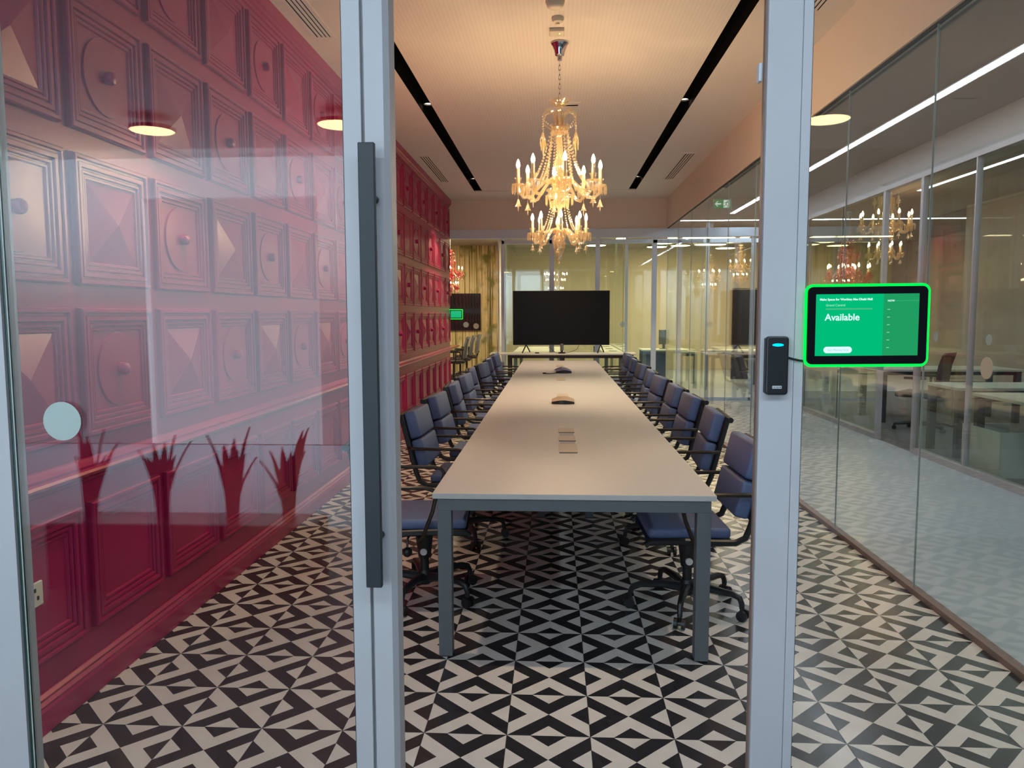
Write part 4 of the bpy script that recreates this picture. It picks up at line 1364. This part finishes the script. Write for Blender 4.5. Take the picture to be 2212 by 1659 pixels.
# offices across the corridor
simple_desk('white desk on dark legs in the right office, behind the nearer pane', 4.06, 5.9, 6.6, 7.74, leg='alu_dark')
simple_desk('white desk end with dark leg in the right office, behind the doorway post', 4.16, 5.6, 8.2, 8.9, leg='alu_dark')
simple_desk('white desk at the back of the right office behind the maroon chair', 4.5, 6.4, 10.9, 11.7, leg='alu_dark')
o = thing('drawer_pedestal', 'pale wooden drawer pedestal under an office desk across the corridor', 'pedestal', (5.45, 10.72, 0))
MB().box(-0.21, 0.21, -0.26, 0.26, 0.03, 0.62).build('body', M['pale_wood'], o, bevel=0.003)
for z in (0.06, 0.25, 0.44):
    f = MB().box(-0.2, 0.2, -0.275, -0.261, z, z + 0.165).build('drawer', M['pale_wood'], o, bevel=0.002)
    MB().box(-0.06, 0.06, -0.285, -0.274, z + 0.12, z + 0.13).build('handle', M['alu'], f)
for a, b in ((-0.17, -0.2), (0.17, -0.2), (-0.17, 0.2), (0.17, 0.2)):
    MB().cyl((a, b, 0), (a, b, 0.03), 0.022, n=8).build('foot', M['black'], o)
task_chair('office chair with maroon back behind the glass across the corridor', 4.72, 10.2, 2.4, 'black', 'maroon')
o = thing('storage_box', 'white open-fronted low box on the office floor by the glass', 'box', (4.28, 7.55, 0))
MB().box(-0.22, -0.2, -0.33, 0.33, 0, 0.42).build('side_panel', M['desk_white'], o)
MB().box(-0.2, 0.22, 0.31, 0.33, 0, 0.42).build('side_panel', M['white_plastic'], o)
MB().box(-0.2, 0.22, -0.33, -0.31, 0, 0.42).build('side_panel', M['white_plastic'], o)
MB().box(-0.2, 0.22, -0.31, 0.31, 0, 0.02).build('bottom_panel', M['white_plastic'], o)
simple_desk('low white cabinet-like desk beyond the office doorway', 4.06, 4.7, 11.9, 13.2, 0.72, leg='white_plastic')

# far left room
o = thing('meeting_table', 'warm wooden meeting table in the far left room', 'table', (-3.45, 17.9, 0))
MB().box(-1.05, 1.05, -1.6, 1.6, 0.71, 0.745).build('tabletop', M['wood'], o, bevel=0.004)
for a in (-0.8, 0.8):
    for b in (-1.35, 1.35):
        MB().box(a - 0.04, a + 0.04, b - 0.04, b + 0.04, 0, 0.71).build('leg', M['black'], o)
for k, (x, y) in enumerate(((-2.22, 17.0), (-2.20, 18.0), (-2.16, 19.0))):
    task_chair(f'{["nearest", "middle", "farthest"][k]} dark armchair on wheels at the wooden table, far left room', x, y, PI + 0.2, 'black', 'table_grey', 'dark chairs at the wooden table')
o = thing('television', 'black television hung on the birch wallpaper', 'television', (-2.55, 20.29, 1.56))
MB().box(-0.62, 0.62, -0.04, 0.0, -0.47, 0.50).build('body', M['black'], o, bevel=0.003)
MB().box(-0.61, 0.61, -0.042, -0.0395, -0.455, 0.49).build('screen', M['tv_screen'], o)
o = thing('booking_tablet', 'small green booking tablet behind the far glass, beside the pink wall', 'tablet', (-1.75, YB + 0.05, 1.515))
rplate(0.24, 0.17, 0.01, 0.012, -0.012).build('case', M['black'], o)
MB().tube([(x, -0.013, z) for x, z in rrect(0.235, 0.165, 0.008)], 0.006, n=6, closed=True).build('light_ring', M['green_led'], o)
MB().box(-0.095, 0.095, -0.015, -0.012, -0.06, 0.06).build('screen', M['scr_green'], o)

# far middle and right rooms
o = simple_desk('white table with cable flaps behind the far glass, right of the television', 1.0, 1.40, 15.8, 20.4, leg='table_grey')
for q in range(4):
    MB().box(-0.06, 0.1, -1.9 + q * 1.1, -1.66 + q * 1.1, 0.74, 0.744).build('cable_flap', M['table_grey'], o)
simple_desk('white table behind the far glass, left of the television', -0.85, 0.2, 15.8, 18.6, leg='table_grey')
o = simple_desk('white desk with grey legs in the far right room', 1.9, 3.05, 16.9, 17.7, leg='table_grey')
MB().box(-0.5, 0.1, -0.34, -0.32, 0.1, 0.7).build('modesty_panel', M['navy_mesh'], o)
simple_desk('high pale table in the far right room', 3.1, 4.3, 16.2, 16.8, 0.76, leg='table_grey', lw=0.05)
o = thing('desk_screen', 'grey monitor on the desk in the far right room', 'monitor', (2.42, 17.35, 0.74))
MB().box(-0.11, 0.11, -0.02, 0.02, 0.10, 0.42).build('panel', M['table_grey'], o, bevel=0.004)
MB().box(-0.03, 0.03, -0.01, 0.01, 0.0, 0.12).box(-0.09, 0.09, -0.07, 0.07, 0, 0.012).build('stand', M['table_grey'], o)
sbox('door_2', 4.1, 4.9, 18.2, 18.26, 0, 2.1, M['brown_metal'], label='dark tall door leaf in the far right room')

# lobby planter reflected in the left glass
o = thing('planter_trough', 'long dark planter trough in the lobby', 'planter', (-2.05, -0.65, 0))
MB().box(-0.75, 0.75, -0.14, 0.14, 0.0, 0.37).build('trough', M['planter'], o, bevel=0.005)
MB().box(-0.72, 0.72, -0.12, 0.12, 0.37, 0.372).build('soil', M['leaf'], o)
for k, x in enumerate((-2.62, -2.2, -1.80, -1.48)):
    p = thing('snake_plant', f'{ORD[k] if k else "first"} dark leafy plant in the lobby trough, counted from the left', 'plant', (x, -0.65, 0.372), 0, 'plants in the lobby trough')
    for q in range(8):
        a = 2 * PI * q / 8 + random.random()
        ln = 0.34 + 0.18 * random.random()
        lean = 0.03 + 0.13 * random.random()
        w = 0.031
        mb = MB()
        t = Vector((-math.sin(a), math.cos(a), 0))
        c = Vector((math.cos(a), math.sin(a), 0))
        rs = []
        for s_, f in ((0, 0.85), (0.3, 1.0), (0.6, 0.95), (0.85, 0.5), (1.0, 0.04)):
            ctr = c * (0.02 + lean * s_ * s_) + Vector((0, 0, ln * s_))
            rs.append([ctr - t * w * f, ctr + c * 0.006, ctr + t * w * f])
        loft(mb, rs)
        loft(mb, [[v - c * 0.003 for v in r_] for r_ in rs])
        mb.build('leaf', M['leaf'], p, True)

# warm fill of the rooms behind: area lamps added under their ceilings
area('far_room_fill', (0.6, 17.8, 3.27), (2.4, 2.4), 100, (1.0, 0.80, 0.50))
area('far_left_room_fill', (-3.0, 17.6, 3.27), (2.0, 2.0), 110, (1.0, 0.80, 0.50))
area('far_right_room_fill', (3.4, 19.2, 3.27), (2.4, 1.6), 100, (1.0, 0.76, 0.45))
area('office_fill', (5.6, 9.5, 3.27), (1.5, 4.0), 14, (0.9, 1.0, 0.92))  # added fill to brighten the offices across the corridor
